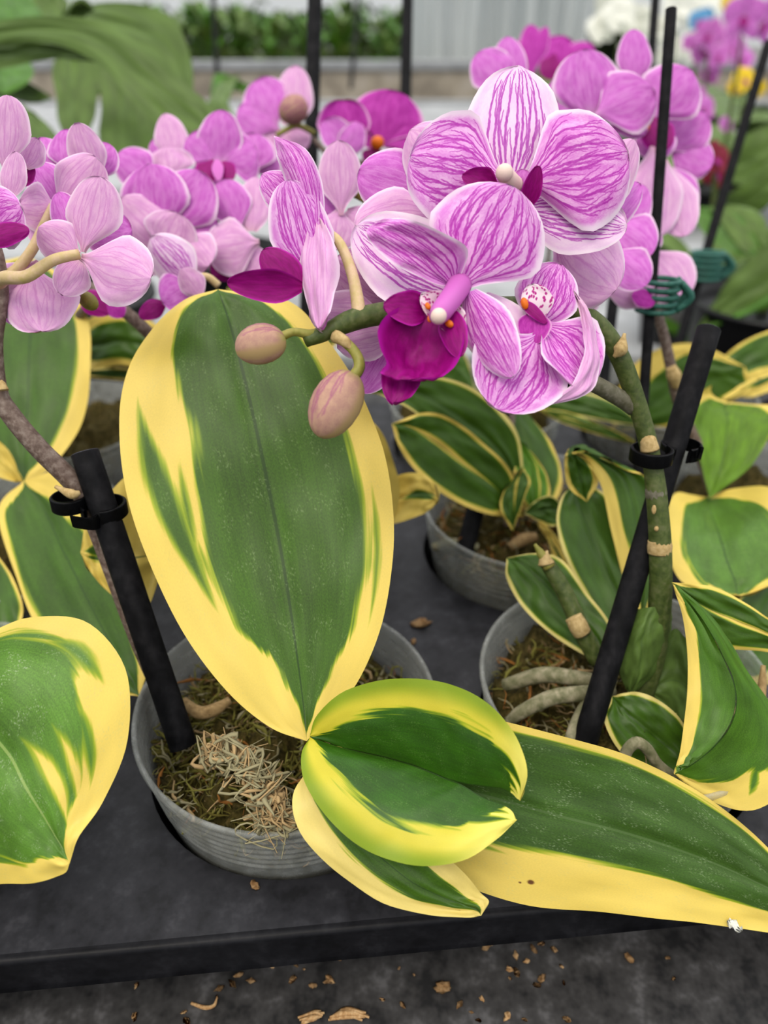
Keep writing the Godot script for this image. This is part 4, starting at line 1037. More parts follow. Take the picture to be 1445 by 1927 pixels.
	bloom(o, [
		["petal", Vector3(0.0058,0.1478,-0.2194),Vector3(-0.0144,0.1588,-0.2238),Vector3(0.0051,0.0070,-0.0047), "petal_back"],
		["petal", Vector3(0.0019,0.1443,-0.2159),Vector3(-0.0213,0.1474,-0.2137),Vector3(0.0007,0.0060,-0.0041), "petal_back"],
		["sepal", Vector3(0.0027,0.1418,-0.2118),Vector3(-0.0133,0.1398,-0.2068),Vector3(-0.0014,0.0050,-0.0034), "petal_back"],
		["sepal", Vector3(0.0012,0.1364,-0.2154),Vector3(-0.0073,0.1250,-0.2077),Vector3(-0.0053,0.0027,-0.0018), "petal_lilac"]])

# ---------------------------------------------------------------- the plants at the left
func make_left_plants():
	var n := plant("orchid whose big arching yellow-rimmed leaf hangs into the lower left corner", -1, 0)
	leaf(n, [Vector3(-0.1290,0.0773,-0.1606),Vector3(-0.1335,0.0626,-0.1507),Vector3(-0.1409,0.0466,-0.1400), Vector3(-0.1099,0.0784,-0.1547),Vector3(-0.1185,0.0607,-0.1428),Vector3(-0.1300,0.0344,-0.1251), Vector3(-0.0959,0.0810,-0.1582),Vector3(-0.1075,0.0607,-0.1374),Vector3(-0.1188,0.0291,-0.1161), Vector3(-0.0813,0.0791,-0.1582),Vector3(-0.0992,0.0573,-0.1315),Vector3(-0.1087,0.0287,-0.1123), Vector3(-0.0703,0.0696,-0.1494),Vector3(-0.0936,0.0526,-0.1259),Vector3(-0.0994,0.0309,-0.1114), Vector3(-0.0687,0.0565,-0.1370),Vector3(-0.0887,0.0472,-0.1211),Vector3(-0.0917,0.0322,-0.1110), Vector3(-0.0737,0.0462,-0.1258),Vector3(-0.0852,0.0429,-0.1176),Vector3(-0.0855,0.0336,-0.1114), Vector3(-0.0783,0.0428,-0.1172),Vector3(-0.0827,0.0398,-0.1151),Vector3(-0.0818,0.0352,-0.1120)],
		"leaf_near", {"base": Vector3(-0.1494,0.0619,-0.1575), "tip": Vector3(-0.0805,0.0375,-0.1134), "nv": 60, "nu": 26, "thick": 0.0024, "keel": 0.0014})
	var o := plant("orchid at the left edge with upright dark leaf and drooping yellow-edged leaf", -1, 1)
	leaf(o, [Vector3(-0.1706,0.0585,-0.2853),Vector3(-0.1536,0.0604,-0.2866),Vector3(-0.1393,0.0570,-0.2843), Vector3(-0.1910,0.0738,-0.3052),Vector3(-0.1562,0.0738,-0.3052),Vector3(-0.1315,0.0680,-0.3014), Vector3(-0.2003,0.0900,-0.3258),Vector3(-0.1587,0.0900,-0.3258),Vector3(-0.1313,0.0841,-0.3218), Vector3(-0.2001,0.1051,-0.3456),Vector3(-0.1624,0.1031,-0.3442),Vector3(-0.1354,0.0991,-0.3415), Vector3(-0.1911,0.1155,-0.3597),Vector3(-0.1664,0.1155,-0.3597),Vector3(-0.1466,0.1113,-0.3570)], "leaf_band", {"base": Vector3(-0.1508,0.0527,-0.2742), "tip": Vector3(-0.1673,0.1211,-0.3659)})
	leaf(o, [Vector3(-0.1303,0.0612,-0.2702),Vector3(-0.1405,0.0493,-0.2623),Vector3(-0.1579,0.0479,-0.2613), Vector3(-0.1115,0.0580,-0.2548),Vector3(-0.1272,0.0414,-0.2437),Vector3(-0.1471,0.0362,-0.2402), Vector3(-0.0953,0.0463,-0.2338),Vector3(-0.1135,0.0329,-0.2247),Vector3(-0.1333,0.0249,-0.2193), Vector3(-0.0858,0.0345,-0.2138),Vector3(-0.1009,0.0248,-0.2073),Vector3(-0.1174,0.0184,-0.2029), Vector3(-0.0831,0.0258,-0.1995),Vector3(-0.0917,0.0203,-0.1958),Vector3(-0.1012,0.0155,-0.1926)], "leaf_right_yellow", {"base": Vector3(-0.1498,0.0543,-0.2728), "tip": Vector3(-0.0862,0.0170,-0.1887)})
	leaf(o, [Vector3(-0.0826,0.0441,-0.2057),Vector3(-0.0882,0.0580,-0.2151),Vector3(-0.0859,0.0816,-0.2309), Vector3(-0.0917,0.0453,-0.2060),Vector3(-0.0964,0.0580,-0.2145),Vector3(-0.0964,0.0775,-0.2276), Vector3(-0.1009,0.0524,-0.2102),Vector3(-0.1018,0.0583,-0.2141),Vector3(-0.1035,0.0710,-0.2226)], "leaf_yellow", {"base": Vector3(-0.0773,0.0590,-0.2169), "tip": Vector3(-0.1060,0.0605,-0.2149)})
	leaf(o, [Vector3(-0.1481,0.0315,-0.2395),Vector3(-0.1586,0.0315,-0.2395),Vector3(-0.1692,0.0315,-0.2395), Vector3(-0.1395,0.0246,-0.2252),Vector3(-0.1524,0.0246,-0.2252),Vector3(-0.1647,0.0246,-0.2252), Vector3(-0.1408,0.0159,-0.2109),Vector3(-0.1488,0.0159,-0.2109),Vector3(-0.1588,0.0176,-0.2120)], "leaf_left_yellow", {"base": Vector3(-0.1644,0.0415,-0.2546), "tip": Vector3(-0.1468,0.0122,-0.2036)})
	leaf(o, [Vector3(-0.1560,0.0569,-0.2698),Vector3(-0.1578,0.0623,-0.2734),Vector3(-0.1552,0.0678,-0.2771), Vector3(-0.1698,0.0619,-0.2707),Vector3(-0.1698,0.0691,-0.2756),Vector3(-0.1698,0.0763,-0.2804)], "leaf_yellow", {"base": Vector3(-0.1505,0.0537,-0.2724), "tip": Vector3(-0.1817,0.0737,-0.2762), "nv": 20})
	var q := plant("orchid in the back row at the left, dark leaves with a yellow top edge", -1, 2)
	leaf(q, [Vector3(-0.1475,0.0875,-0.3735),Vector3(-0.1457,0.0765,-0.3661),Vector3(-0.1475,0.0672,-0.3598), Vector3(-0.1314,0.0919,-0.3704),Vector3(-0.1304,0.0806,-0.3628),Vector3(-0.1314,0.0705,-0.3561), Vector3(-0.1156,0.0896,-0.3664),Vector3(-0.1151,0.0791,-0.3594),Vector3(-0.1156,0.0705,-0.3536)], "leaf_band", {"base": Vector3(-0.1637,0.0724,-0.3693), "tip": Vector3(-0.0981,0.0799,-0.3575)})
	leaf(q, [Vector3(-0.1485,0.0604,-0.3757),Vector3(-0.1479,0.0581,-0.3742),Vector3(-0.1479,0.0558,-0.3726), Vector3(-0.1327,0.0613,-0.3715),Vector3(-0.1327,0.0593,-0.3702),Vector3(-0.1327,0.0565,-0.3683), Vector3(-0.1150,0.0609,-0.3664),Vector3(-0.1150,0.0591,-0.3652),Vector3(-0.1150,0.0568,-0.3637)], "leaf_band", {"base": Vector3(-0.1650,0.0548,-0.3816), "tip": Vector3(-0.1004,0.0590,-0.3603), "nv": 20})
	tube(q, "flower_stem", [Vector3(-0.1674,0.0355,-0.3590), Vector3(-0.1672,0.0569,-0.3649), Vector3(-0.1449,0.0942,-0.3479), Vector3(-0.1214,0.1151,-0.3257)], [.0028, .0027, .0025, .002], "stem_brown")

# ---------------------------------------------------------------- the second row: behind the largest leaf, and the pot with its stake
func make_middle_plants():
	var o := plant("orchid hidden behind the largest leaf, a cluster of pale pink flowers above it", 0, 1)
	leaf(o, [Vector3(-0.0357,0.0380,-0.2595),Vector3(-0.0159,0.0380,-0.2595),Vector3(0.0012,0.0371,-0.2589), Vector3(-0.0372,0.0540,-0.2630),Vector3(-0.0135,0.0558,-0.2642),Vector3(0.0064,0.0536,-0.2628), Vector3(-0.0344,0.0695,-0.2662),Vector3(-0.0132,0.0713,-0.2674),Vector3(0.0035,0.0686,-0.2656), Vector3(-0.0256,0.0819,-0.2697),Vector3(-0.0130,0.0836,-0.2709),Vector3(-0.0014,0.0802,-0.2685)], "leaf_band", {"base": Vector3(-0.0185,0.0190,-0.2552), "tip": Vector3(-0.0109,0.0880,-0.2714)})
	leaf(o, [Vector3(0.0038,0.0567,-0.2709),Vector3(0.0038,0.0495,-0.2660),Vector3(0.0016,0.0411,-0.2604), Vector3(0.0137,0.0611,-0.2678),Vector3(0.0135,0.0545,-0.2634),Vector3(0.0135,0.0465,-0.2579), Vector3(0.0197,0.0605,-0.2626),Vector3(0.0191,0.0561,-0.2596),Vector3(0.0186,0.0510,-0.2562)], "leaf_yellow", {"base": Vector3(-0.0095,0.0414,-0.2702), "tip": Vector3(0.0213,0.0553,-0.2566), "nv": 24})
	tube(o, "flower_stem", [Vector3(-0.0469,0.0281,-0.2733), Vector3(-0.0576,0.0594,-0.2883), Vector3(-0.0797,0.0909,-0.2950), Vector3(-0.0943,0.1116,-0.2933), Vector3(-0.1024,0.1193,-0.2948), Vector3(-0.1100,0.1251,-0.2964), Vector3(-0.1227,0.1262,-0.3091)], [.003, .0029, .0028, .0026, .0025, .0024, .002], "stem_brown")
	# flowers, from the left
	bloom(o, [["sepal", Vector3(-0.0922,0.1618,-0.3692),Vector3(-0.0969,0.1787,-0.3806),Vector3(0.0073,0.0014,-0.0009), "petal_back"], ["petal", Vector3(-0.0928,0.1604,-0.3707),Vector3(-0.1027,0.1689,-0.3763),Vector3(0.0051,0.0041,-0.0028), "petal_lilac"], ["petal", Vector3(-0.0907,0.1577,-0.3496),Vector3(-0.0925,0.1687,-0.3570),Vector3(0.0107,0.0012,-0.0008), "petal_back"], ["petal", Vector3(-0.0958,0.1566,-0.3440),Vector3(-0.1107,0.1675,-0.3489),Vector3(0.0055,0.0056,-0.0037), "petal_lilac"]])
	bloom(o, [["petal", Vector3(-0.0886,0.1432,-0.3109),Vector3(-0.0899,0.1682,-0.3205),Vector3(0.0134,0.0012,-0.0008), "petal_lilac"], ["petal", Vector3(-0.0850,0.1437,-0.3137),Vector3(-0.0717,0.1649,-0.3243),Vector3(0.0117,-0.0050,0.0033), "petal_lilac"], ["sepal", Vector3(-0.0866,0.1422,-0.3054),Vector3(-0.1020,0.1569,-0.3117),Vector3(0.0082,0.0067,-0.0045), "petal_back"], ["sepal", Vector3(-0.0885,0.1423,-0.3115),Vector3(-0.1002,0.1327,-0.3050),Vector3(-0.0066,0.0056,-0.0037), "petal_back"], ["sepal", Vector3(-0.0830,0.1432,-0.3157),Vector3(-0.0661,0.1467,-0.3181),Vector3(0.0023,-0.0077,0.0051), "petal_lilac"]])
	bloom(o, [["sepal", Vector3(-0.0708,0.1626,-0.3577),Vector3(-0.0691,0.1818,-0.3658),Vector3(0.0095,-0.0003,0.0002), "petal_lilac"], ["petal", Vector3(-0.0726,0.1626,-0.3577),Vector3(-0.0826,0.1729,-0.3622),Vector3(0.0070,0.0051,-0.0034), "petal_lilac"], ["petal", Vector3(-0.0690,0.1626,-0.3577),Vector3(-0.0548,0.1669,-0.3606),Vector3(0.0042,-0.0094,0.0063), "petal_lilac"], ["sepal", Vector3(-0.0728,0.1613,-0.3592),Vector3(-0.0804,0.1518,-0.3528),Vector3(-0.0061,0.0034,-0.0023), "petal_lilac"], ["lip", Vector3(-0.0724,0.1644,-0.3529),Vector3(-0.0753,0.1576,-0.3446),Vector3(-0.0050,0.0017,-0.0011), "lip"], ["lip_lobe", Vector3(-0.0691,0.1635,-0.3522),Vector3(-0.0638,0.1576,-0.3446),Vector3(-0.0038,-0.0019,0.0013), "lip"], ["throat_lobe", Vector3(-0.0703,0.1647,-0.3512),Vector3(-0.0687,0.1580,-0.3425),Vector3(-0.0024,-0.0002,0.0001), "column", {"wide": false}]])
	bloom(o, [["petal", Vector3(-0.0604,0.1548,-0.3717),Vector3(-0.0585,0.1706,-0.3823),Vector3(0.0107,-0.0009,0.0006), "petal_lilac"], ["petal", Vector3(-0.0611,0.1540,-0.3760),Vector3(-0.0526,0.1660,-0.3841),Vector3(0.0094,-0.0046,0.0031), "petal_lilac"]])
	var f := bloom(o, [["petal", Vector3(-0.0853,0.1418,-0.2979),Vector3(-0.0776,0.1542,-0.3026),Vector3(0.0099,-0.0040,0.0027), "petal_back"], ["petal", Vector3(-0.0795,0.1466,-0.3023),Vector3(-0.0661,0.1371,-0.2935),Vector3(-0.0063,-0.0056,0.0038), "petal_back"], ["sepal", Vector3(-0.0704,0.1360,-0.2807),Vector3(-0.0836,0.1499,-0.2853),Vector3(0.0061,0.0047,-0.0031), "sepal", {"cup": 0.4}], ["sepal", Vector3(-0.0717,0.1338,-0.2781),Vector3(-0.0804,0.1303,-0.2733),Vector3(-0.0041,0.0063,-0.0043), "petal_lilac"], ["sepal", Vector3(-0.0657,0.1326,-0.2724),Vector3(-0.0718,0.1415,-0.2748),Vector3(0.0039,0.0023,-0.0015), "petal_back"], ["lip_lobe", Vector3(-0.0810,0.1277,-0.2788),Vector3(-0.0894,0.1245,-0.2730),Vector3(-0.0018,0.0027,-0.0018), "lip"]])
	tube(o, "pedicel", [Vector3(-0.0671,0.1380,-0.2773), Vector3(-0.0635,0.1373,-0.2781), Vector3(-0.0601,0.1342,-0.2783)], [.0012, .0014, .0014], "pedicel", 10)
	bloom(o, [["petal", Vector3(-0.0583,0.1426,-0.3225),Vector3(-0.0654,0.1601,-0.3331),Vector3(0.0081,0.0024,-0.0016), "petal_lilac"], ["sepal", Vector3(-0.0536,0.1426,-0.3225),Vector3(-0.0526,0.1606,-0.3371),Vector3(0.0071,-0.0003,0.0002), "petal_back"], ["petal", Vector3(-0.0498,0.1403,-0.3150),Vector3(-0.0700,0.1391,-0.3094),Vector3(-0.0015,0.0097,-0.0065), "petal_back"], ["sepal", Vector3(-0.0541,0.1386,-0.3175),Vector3(-0.0539,0.1283,-0.3093),Vector3(-0.0086,0.0000,0.0000), "petal_back"], ["lip_lobe", Vector3(-0.0609,0.1336,-0.3165),Vector3(-0.0691,0.1270,-0.3121),Vector3(-0.0042,0.0036,-0.0024), "lip"]])
	bloom(o, [["petal", Vector3(-0.0150,0.1579,-0.2822),Vector3(-0.0157,0.1804,-0.2925),Vector3(0.0078,0.0002,-0.0002), "petal_back"], ["petal", Vector3(-0.0155,0.1600,-0.2848),Vector3(-0.0184,0.1481,-0.2757),Vector3(-0.0084,0.0014,-0.0010), "petal_back"], ["sepal", Vector3(-0.0141,0.1577,-0.2857),Vector3(-0.0031,0.1520,-0.2806),Vector3(-0.0039,-0.0050,0.0033), "petal_back"], ["sepal", Vector3(-0.0157,0.1575,-0.2880),Vector3(-0.0252,0.1654,-0.2933),Vector3(0.0040,0.0033,-0.0022), "petal_lilac"]])
	tube(o, "pedicel", [Vector3(-0.0137,0.1640,-0.2912), Vector3(-0.0096,0.1631,-0.2905), Vector3(-0.0043,0.1598,-0.2907), Vector3(0.0035,0.1507,-0.3015)], [.0014, .0015, .0016, .0016], "pedicel_green", 10)
	var p := plant("orchid in the second row pot with dark leaves and a black stake", 1, 1)
	leaf(p, [Vector3(0.0461,0.0326,-0.2800),Vector3(0.0480,0.0429,-0.2869),Vector3(0.0559,0.0477,-0.2901), Vector3(0.0293,0.0413,-0.2786),Vector3(0.0334,0.0546,-0.2875),Vector3(0.0426,0.0619,-0.2924), Vector3(0.0152,0.0530,-0.2792),Vector3(0.0215,0.0651,-0.2874),Vector3(0.0294,0.0726,-0.2924), Vector3(0.0061,0.0652,-0.2826),Vector3(0.0117,0.0715,-0.2868),Vector3(0.0177,0.0770,-0.2905)], "leaf_keeled", {"base": Vector3(0.0626,0.0279,-0.2852), "tip": Vector3(0.0032,0.0745,-0.2852)})
	leaf(p, [Vector3(0.0490,0.0476,-0.2949),Vector3(0.0538,0.0516,-0.2975),Vector3(0.0604,0.0570,-0.3012), Vector3(0.0394,0.0565,-0.2936),Vector3(0.0417,0.0642,-0.2988),Vector3(0.0510,0.0719,-0.3039), Vector3(0.0250,0.0661,-0.2928),Vector3(0.0273,0.0746,-0.2985),Vector3(0.0341,0.0837,-0.3046), Vector3(0.0107,0.0768,-0.2940),Vector3(0.0134,0.0824,-0.2978),Vector3(0.0179,0.0884,-0.3018), Vector3(-0.0006,0.0828,-0.2944),Vector3(0.0012,0.0852,-0.2960),Vector3(0.0043,0.0881,-0.2980)], "leaf_thin_band", {"base": Vector3(0.0639,0.0326,-0.2920), "tip": Vector3(-0.0072,0.0849,-0.2934)})
	leaf(p, [Vector3(0.0566,0.0385,-0.3008),Vector3(0.0675,0.0365,-0.2994),Vector3(0.0789,0.0304,-0.2954), Vector3(0.0524,0.0502,-0.3147),Vector3(0.0655,0.0482,-0.3133),Vector3(0.0825,0.0396,-0.3075), Vector3(0.0519,0.0582,-0.3261),Vector3(0.0614,0.0572,-0.3254),Vector3(0.0774,0.0486,-0.3197), Vector3(0.0537,0.0648,-0.3353),Vector3(0.0593,0.0648,-0.3353),Vector3(0.0682,0.0572,-0.3302)], "leaf_right_yellow", {"base": Vector3(0.0643,0.0270,-0.2882), "tip": Vector3(0.0569,0.0673,-0.3418)})
	leaf(p, [Vector3(0.0592,0.0398,-0.2896),Vector3(0.0668,0.0378,-0.2883),Vector3(0.0727,0.0341,-0.2858), Vector3(0.0576,0.0481,-0.2988),Vector3(0.0662,0.0461,-0.2975),Vector3(0.0745,0.0390,-0.2927), Vector3(0.0574,0.0540,-0.3052),Vector3(0.0629,0.0520,-0.3039),Vector3(0.0694,0.0483,-0.3013)], "leaf_bright", {"base": Vector3(0.0656,0.0304,-0.2833), "tip": Vector3(0.0583,0.0565,-0.3081), "nv": 24})
	leaf(p, [Vector3(0.0511,0.0347,-0.2802),Vector3(0.0572,0.0386,-0.2828),Vector3(0.0623,0.0405,-0.2841), Vector3(0.0527,0.0409,-0.2856),Vector3(0.0583,0.0448,-0.2882),Vector3(0.0644,0.0448,-0.2882)], "leaf_keeled", {"base": Vector3(0.0566,0.0264,-0.2758), "tip": Vector3(0.0617,0.0487,-0.2931), "nv": 20})
	leaf(p, [Vector3(0.0689,0.0310,-0.2753),Vector3(0.0712,0.0262,-0.2720),Vector3(0.0723,0.0224,-0.2695), Vector3(0.0738,0.0286,-0.2688),Vector3(0.0749,0.0229,-0.2650),Vector3(0.0749,0.0187,-0.2622)], "leaf_yellow", {"base": Vector3(0.0667,0.0318,-0.2794), "tip": Vector3(0.0799,0.0162,-0.2569), "nv": 20})
	leaf(p, [Vector3(0.0668,0.0391,-0.2819),Vector3(0.0691,0.0357,-0.2796),Vector3(0.0691,0.0305,-0.2761), Vector3(0.0733,0.0412,-0.2809),Vector3(0.0756,0.0364,-0.2777),Vector3(0.0744,0.0306,-0.2738)], "leaf_thin_band", {"base": Vector3(0.0613,0.0332,-0.2803), "tip": Vector3(0.0811,0.0341,-0.2749), "nv": 20})
	tube(p, "flower_stem", [Vector3(0.0571,0.0243,-0.2828), Vector3(0.0565,0.0395,-0.2991), Vector3(0.0566,0.0587,-0.3143), Vector3(0.0611,0.0757,-0.3234), Vector3(0.0746,0.0994,-0.3272), Vector3(0.0861,0.1143,-0.3252), Vector3(0.0968,0.1231,-0.3191)], [.0034, .0034, .0032, .003, .0026, .0022, .002], "stem_brown")
	tube(p, "root", [Vector3(0.0423,0.0164,-0.2775), Vector3(0.0307,0.0162,-0.2810), Vector3(0.0224,0.0134,-0.2815)], [.002, .0024, .002], "root", 10)
	tube(p, "root", [Vector3(0.0561,0.0182,-0.2751), Vector3(0.0620,0.0211,-0.2771), Vector3(0.0680,0.0221,-0.2777)], [.0022, .003, .0022], "dry_root", 10)
	bloom(p, [["petal", Vector3(0.0857,0.1507,-0.3015),Vector3(0.0995,0.1418,-0.2907),Vector3(-0.0072,-0.0075,0.0051), "petal_lilac"], ["petal", Vector3(0.0848,0.1432,-0.2928),Vector3(0.0969,0.1337,-0.2816),Vector3(-0.0059,-0.0051,0.0034), "petal_lilac"], ["sepal", Vector3(0.0886,0.1465,-0.3107),Vector3(0.1021,0.1602,-0.3199),Vector3(0.0072,-0.0049,0.0033), "petal_lilac"]])
	bloom(p, [["petal", Vector3(0.0873,0.1240,-0.3077),Vector3(0.1096,0.1223,-0.3065),Vector3(-0.0007,-0.0058,0.0039), "petal_back"], ["sepal", Vector3(0.0879,0.1229,-0.3093),Vector3(0.0771,0.1184,-0.3063),Vector3(-0.0029,0.0048,-0.0032), "petal_back"], ["lip_lobe", Vector3(0.0989,0.1236,-0.3025),Vector3(0.1077,0.1200,-0.3002),Vector3(-0.0016,-0.0029,0.0019), "petal_deep"]])

# ---------------------------------------------------------------- plants at the right and in the back row
func make_back_plants():
	var o := plant("orchid at the right edge with a heart shaped leaf and an upright bright leaf", 2, 1)
	leaf(o, [Vector3(0.1611,0.0397,-0.2920),Vector3(0.1459,0.0310,-0.2837),Vector3(0.1302,0.0371,-0.2902), Vector3(0.1665,0.0507,-0.2681),Vector3(0.1390,0.0362,-0.2582),Vector3(0.1175,0.0396,-0.2630), Vector3(0.1686,0.0449,-0.2497),Vector3(0.1369,0.0353,-0.2432),Vector3(0.1132,0.0370,-0.2444), Vector3(0.1612,0.0363,-0.2367),Vector3(0.1374,0.0320,-0.2338),Vector3(0.1168,0.0319,-0.2337), Vector3(0.1477,0.0322,-0.2303),Vector3(0.1370,0.0305,-0.2292),Vector3(0.1272,0.0304,-0.2291)], "leaf_flame", {"base": Vector3(0.1503,0.0282,-0.3011), "tip": Vector3(0.1378,0.0298,-0.2281), "nv": 50})
	leaf(o, [Vector3(0.1453,0.0440,-0.3057),Vector3(0.1564,0.0426,-0.3072),Vector3(0.1677,0.0420,-0.3044), Vector3(0.1431,0.0568,-0.3179),Vector3(0.1615,0.0539,-0.3220),Vector3(0.1802,0.0544,-0.3163), Vector3(0.1467,0.0663,-0.3291),Vector3(0.1628,0.0595,-0.3318),Vector3(0.1909,0.0601,-0.3250), Vector3(0.1545,0.0698,-0.3339),Vector3(0.1652,0.0606,-0.3349),Vector3(0.2006,0.0615,-0.3307)], "leaf_rimmed", {"base": Vector3(0.1482,0.0319,-0.2939), "nv": 36})
	leaf(o, [Vector3(0.1720,0.0092,-0.2329),Vector3(0.1569,0.0182,-0.2389),Vector3(0.1457,0.0227,-0.2419), Vector3(0.1586,0.0015,-0.2169),Vector3(0.1461,0.0119,-0.2239),Vector3(0.1335,0.0206,-0.2297), Vector3(0.1447,0.0015,-0.2084),Vector3(0.1365,0.0095,-0.2138),Vector3(0.1269,0.0157,-0.2180)], "leaf_band", {"base": Vector3(0.1719,0.0221,-0.2512), "tip": Vector3(0.1295,0.0113,-0.2114)})
	tube(o, "flower_stem", [Vector3(0.1540,0.0292,-0.3018), Vector3(0.1487,0.0426,-0.3132), Vector3(0.1324,0.0698,-0.3134), Vector3(0.1249,0.0877,-0.3134), Vector3(0.1194,0.1030,-0.3176), Vector3(0.1139,0.1140,-0.3226), Vector3(0.1034,0.1231,-0.3191)], [.003, .003, .0026, .0024, .0022, .002, .002], "stem_brown")
	tube(o, "bract", [Vector3(0.1284,0.0791,-0.3112), Vector3(0.1263,0.0846,-0.3113), Vector3(0.1242,0.0885,-0.3115)], [.0018, .0032, .0022], "bract", 10)
	# flowers above it
	bloom(o, [["sepal", Vector3(0.0873,0.1807,-0.3602),Vector3(0.0825,0.2034,-0.3706),Vector3(0.0149,0.0017,-0.0012), "petal_lilac"], ["petal", Vector3(0.0879,0.1804,-0.3576),Vector3(0.1112,0.1898,-0.3603),Vector3(0.0057,-0.0105,0.0070), "petal_lilac"], ["petal", Vector3(0.0856,0.1804,-0.3624),Vector3(0.0702,0.1923,-0.3680),Vector3(0.0080,0.0070,-0.0047), "petal_lilac"], ["sepal", Vector3(0.0963,0.1829,-0.3665),Vector3(0.1106,0.1734,-0.3589),Vector3(-0.0046,-0.0048,0.0032), "petal_lilac"], ["sepal", Vector3(0.0850,0.1801,-0.3646),Vector3(0.0736,0.1719,-0.3579),Vector3(-0.0060,0.0056,-0.0037), "petal_lilac"]])
	var f := bloom(o, [["sepal", Vector3(0.1149,0.1889,-0.4019),Vector3(0.1136,0.2092,-0.4131),Vector3(0.0080,0.0002,-0.0001), "petal_lilac"], ["petal", Vector3(0.1202,0.1756,-0.3857),Vector3(0.1360,0.1948,-0.3937),Vector3(0.0115,-0.0073,0.0049), "petal_lilac"], ["petal", Vector3(0.1202,0.1756,-0.3857),Vector3(0.1046,0.1845,-0.3917),Vector3(0.0061,0.0073,-0.0049), "petal_lilac"], ["sepal", Vector3(0.1222,0.1735,-0.3855),Vector3(0.1228,0.1603,-0.3754),Vector3(-0.0096,-0.0005,0.0003), "petal_lilac"], ["lip", Vector3(0.1174,0.1783,-0.3803),Vector3(0.1230,0.1656,-0.3669),Vector3(-0.0069,-0.0025,0.0017), "lip"]])
	blob(f, "callus", Vector3(0.1123,0.1756,-0.3736), Vector3(0.1147,0.1730,-0.3707), .0024, "callus")
	blob(f, "column", Vector3(0.1167,0.1834,-0.3813), Vector3(0.1139,0.1789,-0.3735), .0020, "anther")
	bloom(o, [["petal", Vector3(0.1317,0.1613,-0.3930),Vector3(0.1490,0.1769,-0.3986),Vector3(0.0081,-0.0070,0.0047), "petal_lilac"], ["petal", Vector3(0.1340,0.1631,-0.3965),Vector3(0.1523,0.1563,-0.3860),Vector3(-0.0046,-0.0085,0.0057), "petal_lilac"], ["sepal", Vector3(0.1312,0.1560,-0.3797),Vector3(0.1407,0.1395,-0.3663),Vector3(-0.0069,-0.0029,0.0019), "petal_lilac"]])
	bloom(o, [["petal", Vector3(0.1160,0.1679,-0.3637),Vector3(0.1151,0.1369,-0.3368),Vector3(-0.0132,-0.0003,0.0002), "petal_back"], ["petal", Vector3(0.1230,0.1625,-0.3648),Vector3(0.1297,0.1356,-0.3419),Vector3(-0.0103,-0.0021,0.0014), "petal_back"], ["sepal", Vector3(0.1139,0.1418,-0.3389),Vector3(0.1076,0.1325,-0.3326),Vector3(-0.0069,0.0032,-0.0021), "petal_lilac"]])
	bloom(o, [["petal", Vector3(0.1146,0.1312,-0.3390),Vector3(0.1294,0.1143,-0.3252),Vector3(-0.0107,-0.0065,0.0044), "petal_back"], ["sepal", Vector3(0.1160,0.1283,-0.3395),Vector3(0.1110,0.1133,-0.3282),Vector3(-0.0078,0.0016,-0.0011), "petal_back"]])
	bloom(o, [["petal", Vector3(0.0582,0.1844,-0.4109),Vector3(0.0447,0.2003,-0.4192),Vector3(0.0092,0.0053,-0.0036), "petal_lilac"], ["sepal", Vector3(0.0602,0.1847,-0.4135),Vector3(0.0582,0.2060,-0.4254),Vector3(0.0083,0.0005,-0.0003), "petal_lilac"], ["petal", Vector3(0.0596,0.1837,-0.4116),Vector3(0.0457,0.1869,-0.4126),Vector3(0.0026,0.0080,-0.0054), "petal_lilac"]])
	var r := plant("orchid in the back row at the right with a broad pale green yellow-banded leaf", 2, 2)
	leaf(r, [Vector3(0.1315,0.0398,-0.3956),Vector3(0.1449,0.0294,-0.3886),Vector3(0.1603,0.0220,-0.3837), Vector3(0.1402,0.0541,-0.3992),Vector3(0.1608,0.0419,-0.3910),Vector3(0.1790,0.0316,-0.3841), Vector3(0.1560,0.0633,-0.3994),Vector3(0.1734,0.0536,-0.3929),Vector3(0.1929,0.0411,-0.3845), Vector3(0.1732,0.0640,-0.3975),Vector3(0.1842,0.0544,-0.3910),Vector3(0.1992,0.0456,-0.3850)], "leaf_right_yellow", {"base": Vector3(0.1300,0.0148,-0.3909), "tip": Vector3(0.1954,0.0552,-0.3891)})
	leaf(r, [Vector3(0.2011,0.0509,-0.4224),Vector3(0.2057,0.0407,-0.4155),Vector3(0.2094,0.0286,-0.4074), Vector3(0.2202,0.0606,-0.4265),Vector3(0.2202,0.0466,-0.4170),Vector3(0.2232,0.0320,-0.4073), Vector3(0.2405,0.0651,-0.4271),Vector3(0.2405,0.0499,-0.4169),Vector3(0.2405,0.0342,-0.4063)], "leaf_left_yellow", {"base": Vector3(0.1874,0.0334,-0.4154), "tip": Vector3(0.2607,0.0532,-0.4167)})
	leaf(r, [Vector3(0.1873,0.0490,-0.3657),Vector3(0.1859,0.0513,-0.3672),Vector3(0.1873,0.0543,-0.3692), Vector3(0.2056,0.0567,-0.3685),Vector3(0.2056,0.0590,-0.3700),Vector3(0.2070,0.0613,-0.3715)], "leaf_yellow", {"base": Vector3(0.1735,0.0461,-0.3637), "tip": Vector3(0.2243,0.0629,-0.3714), "nv": 16})
	var q := plant("orchid in the back row with flat yellow-edged leaves behind the clip", 1, 2)
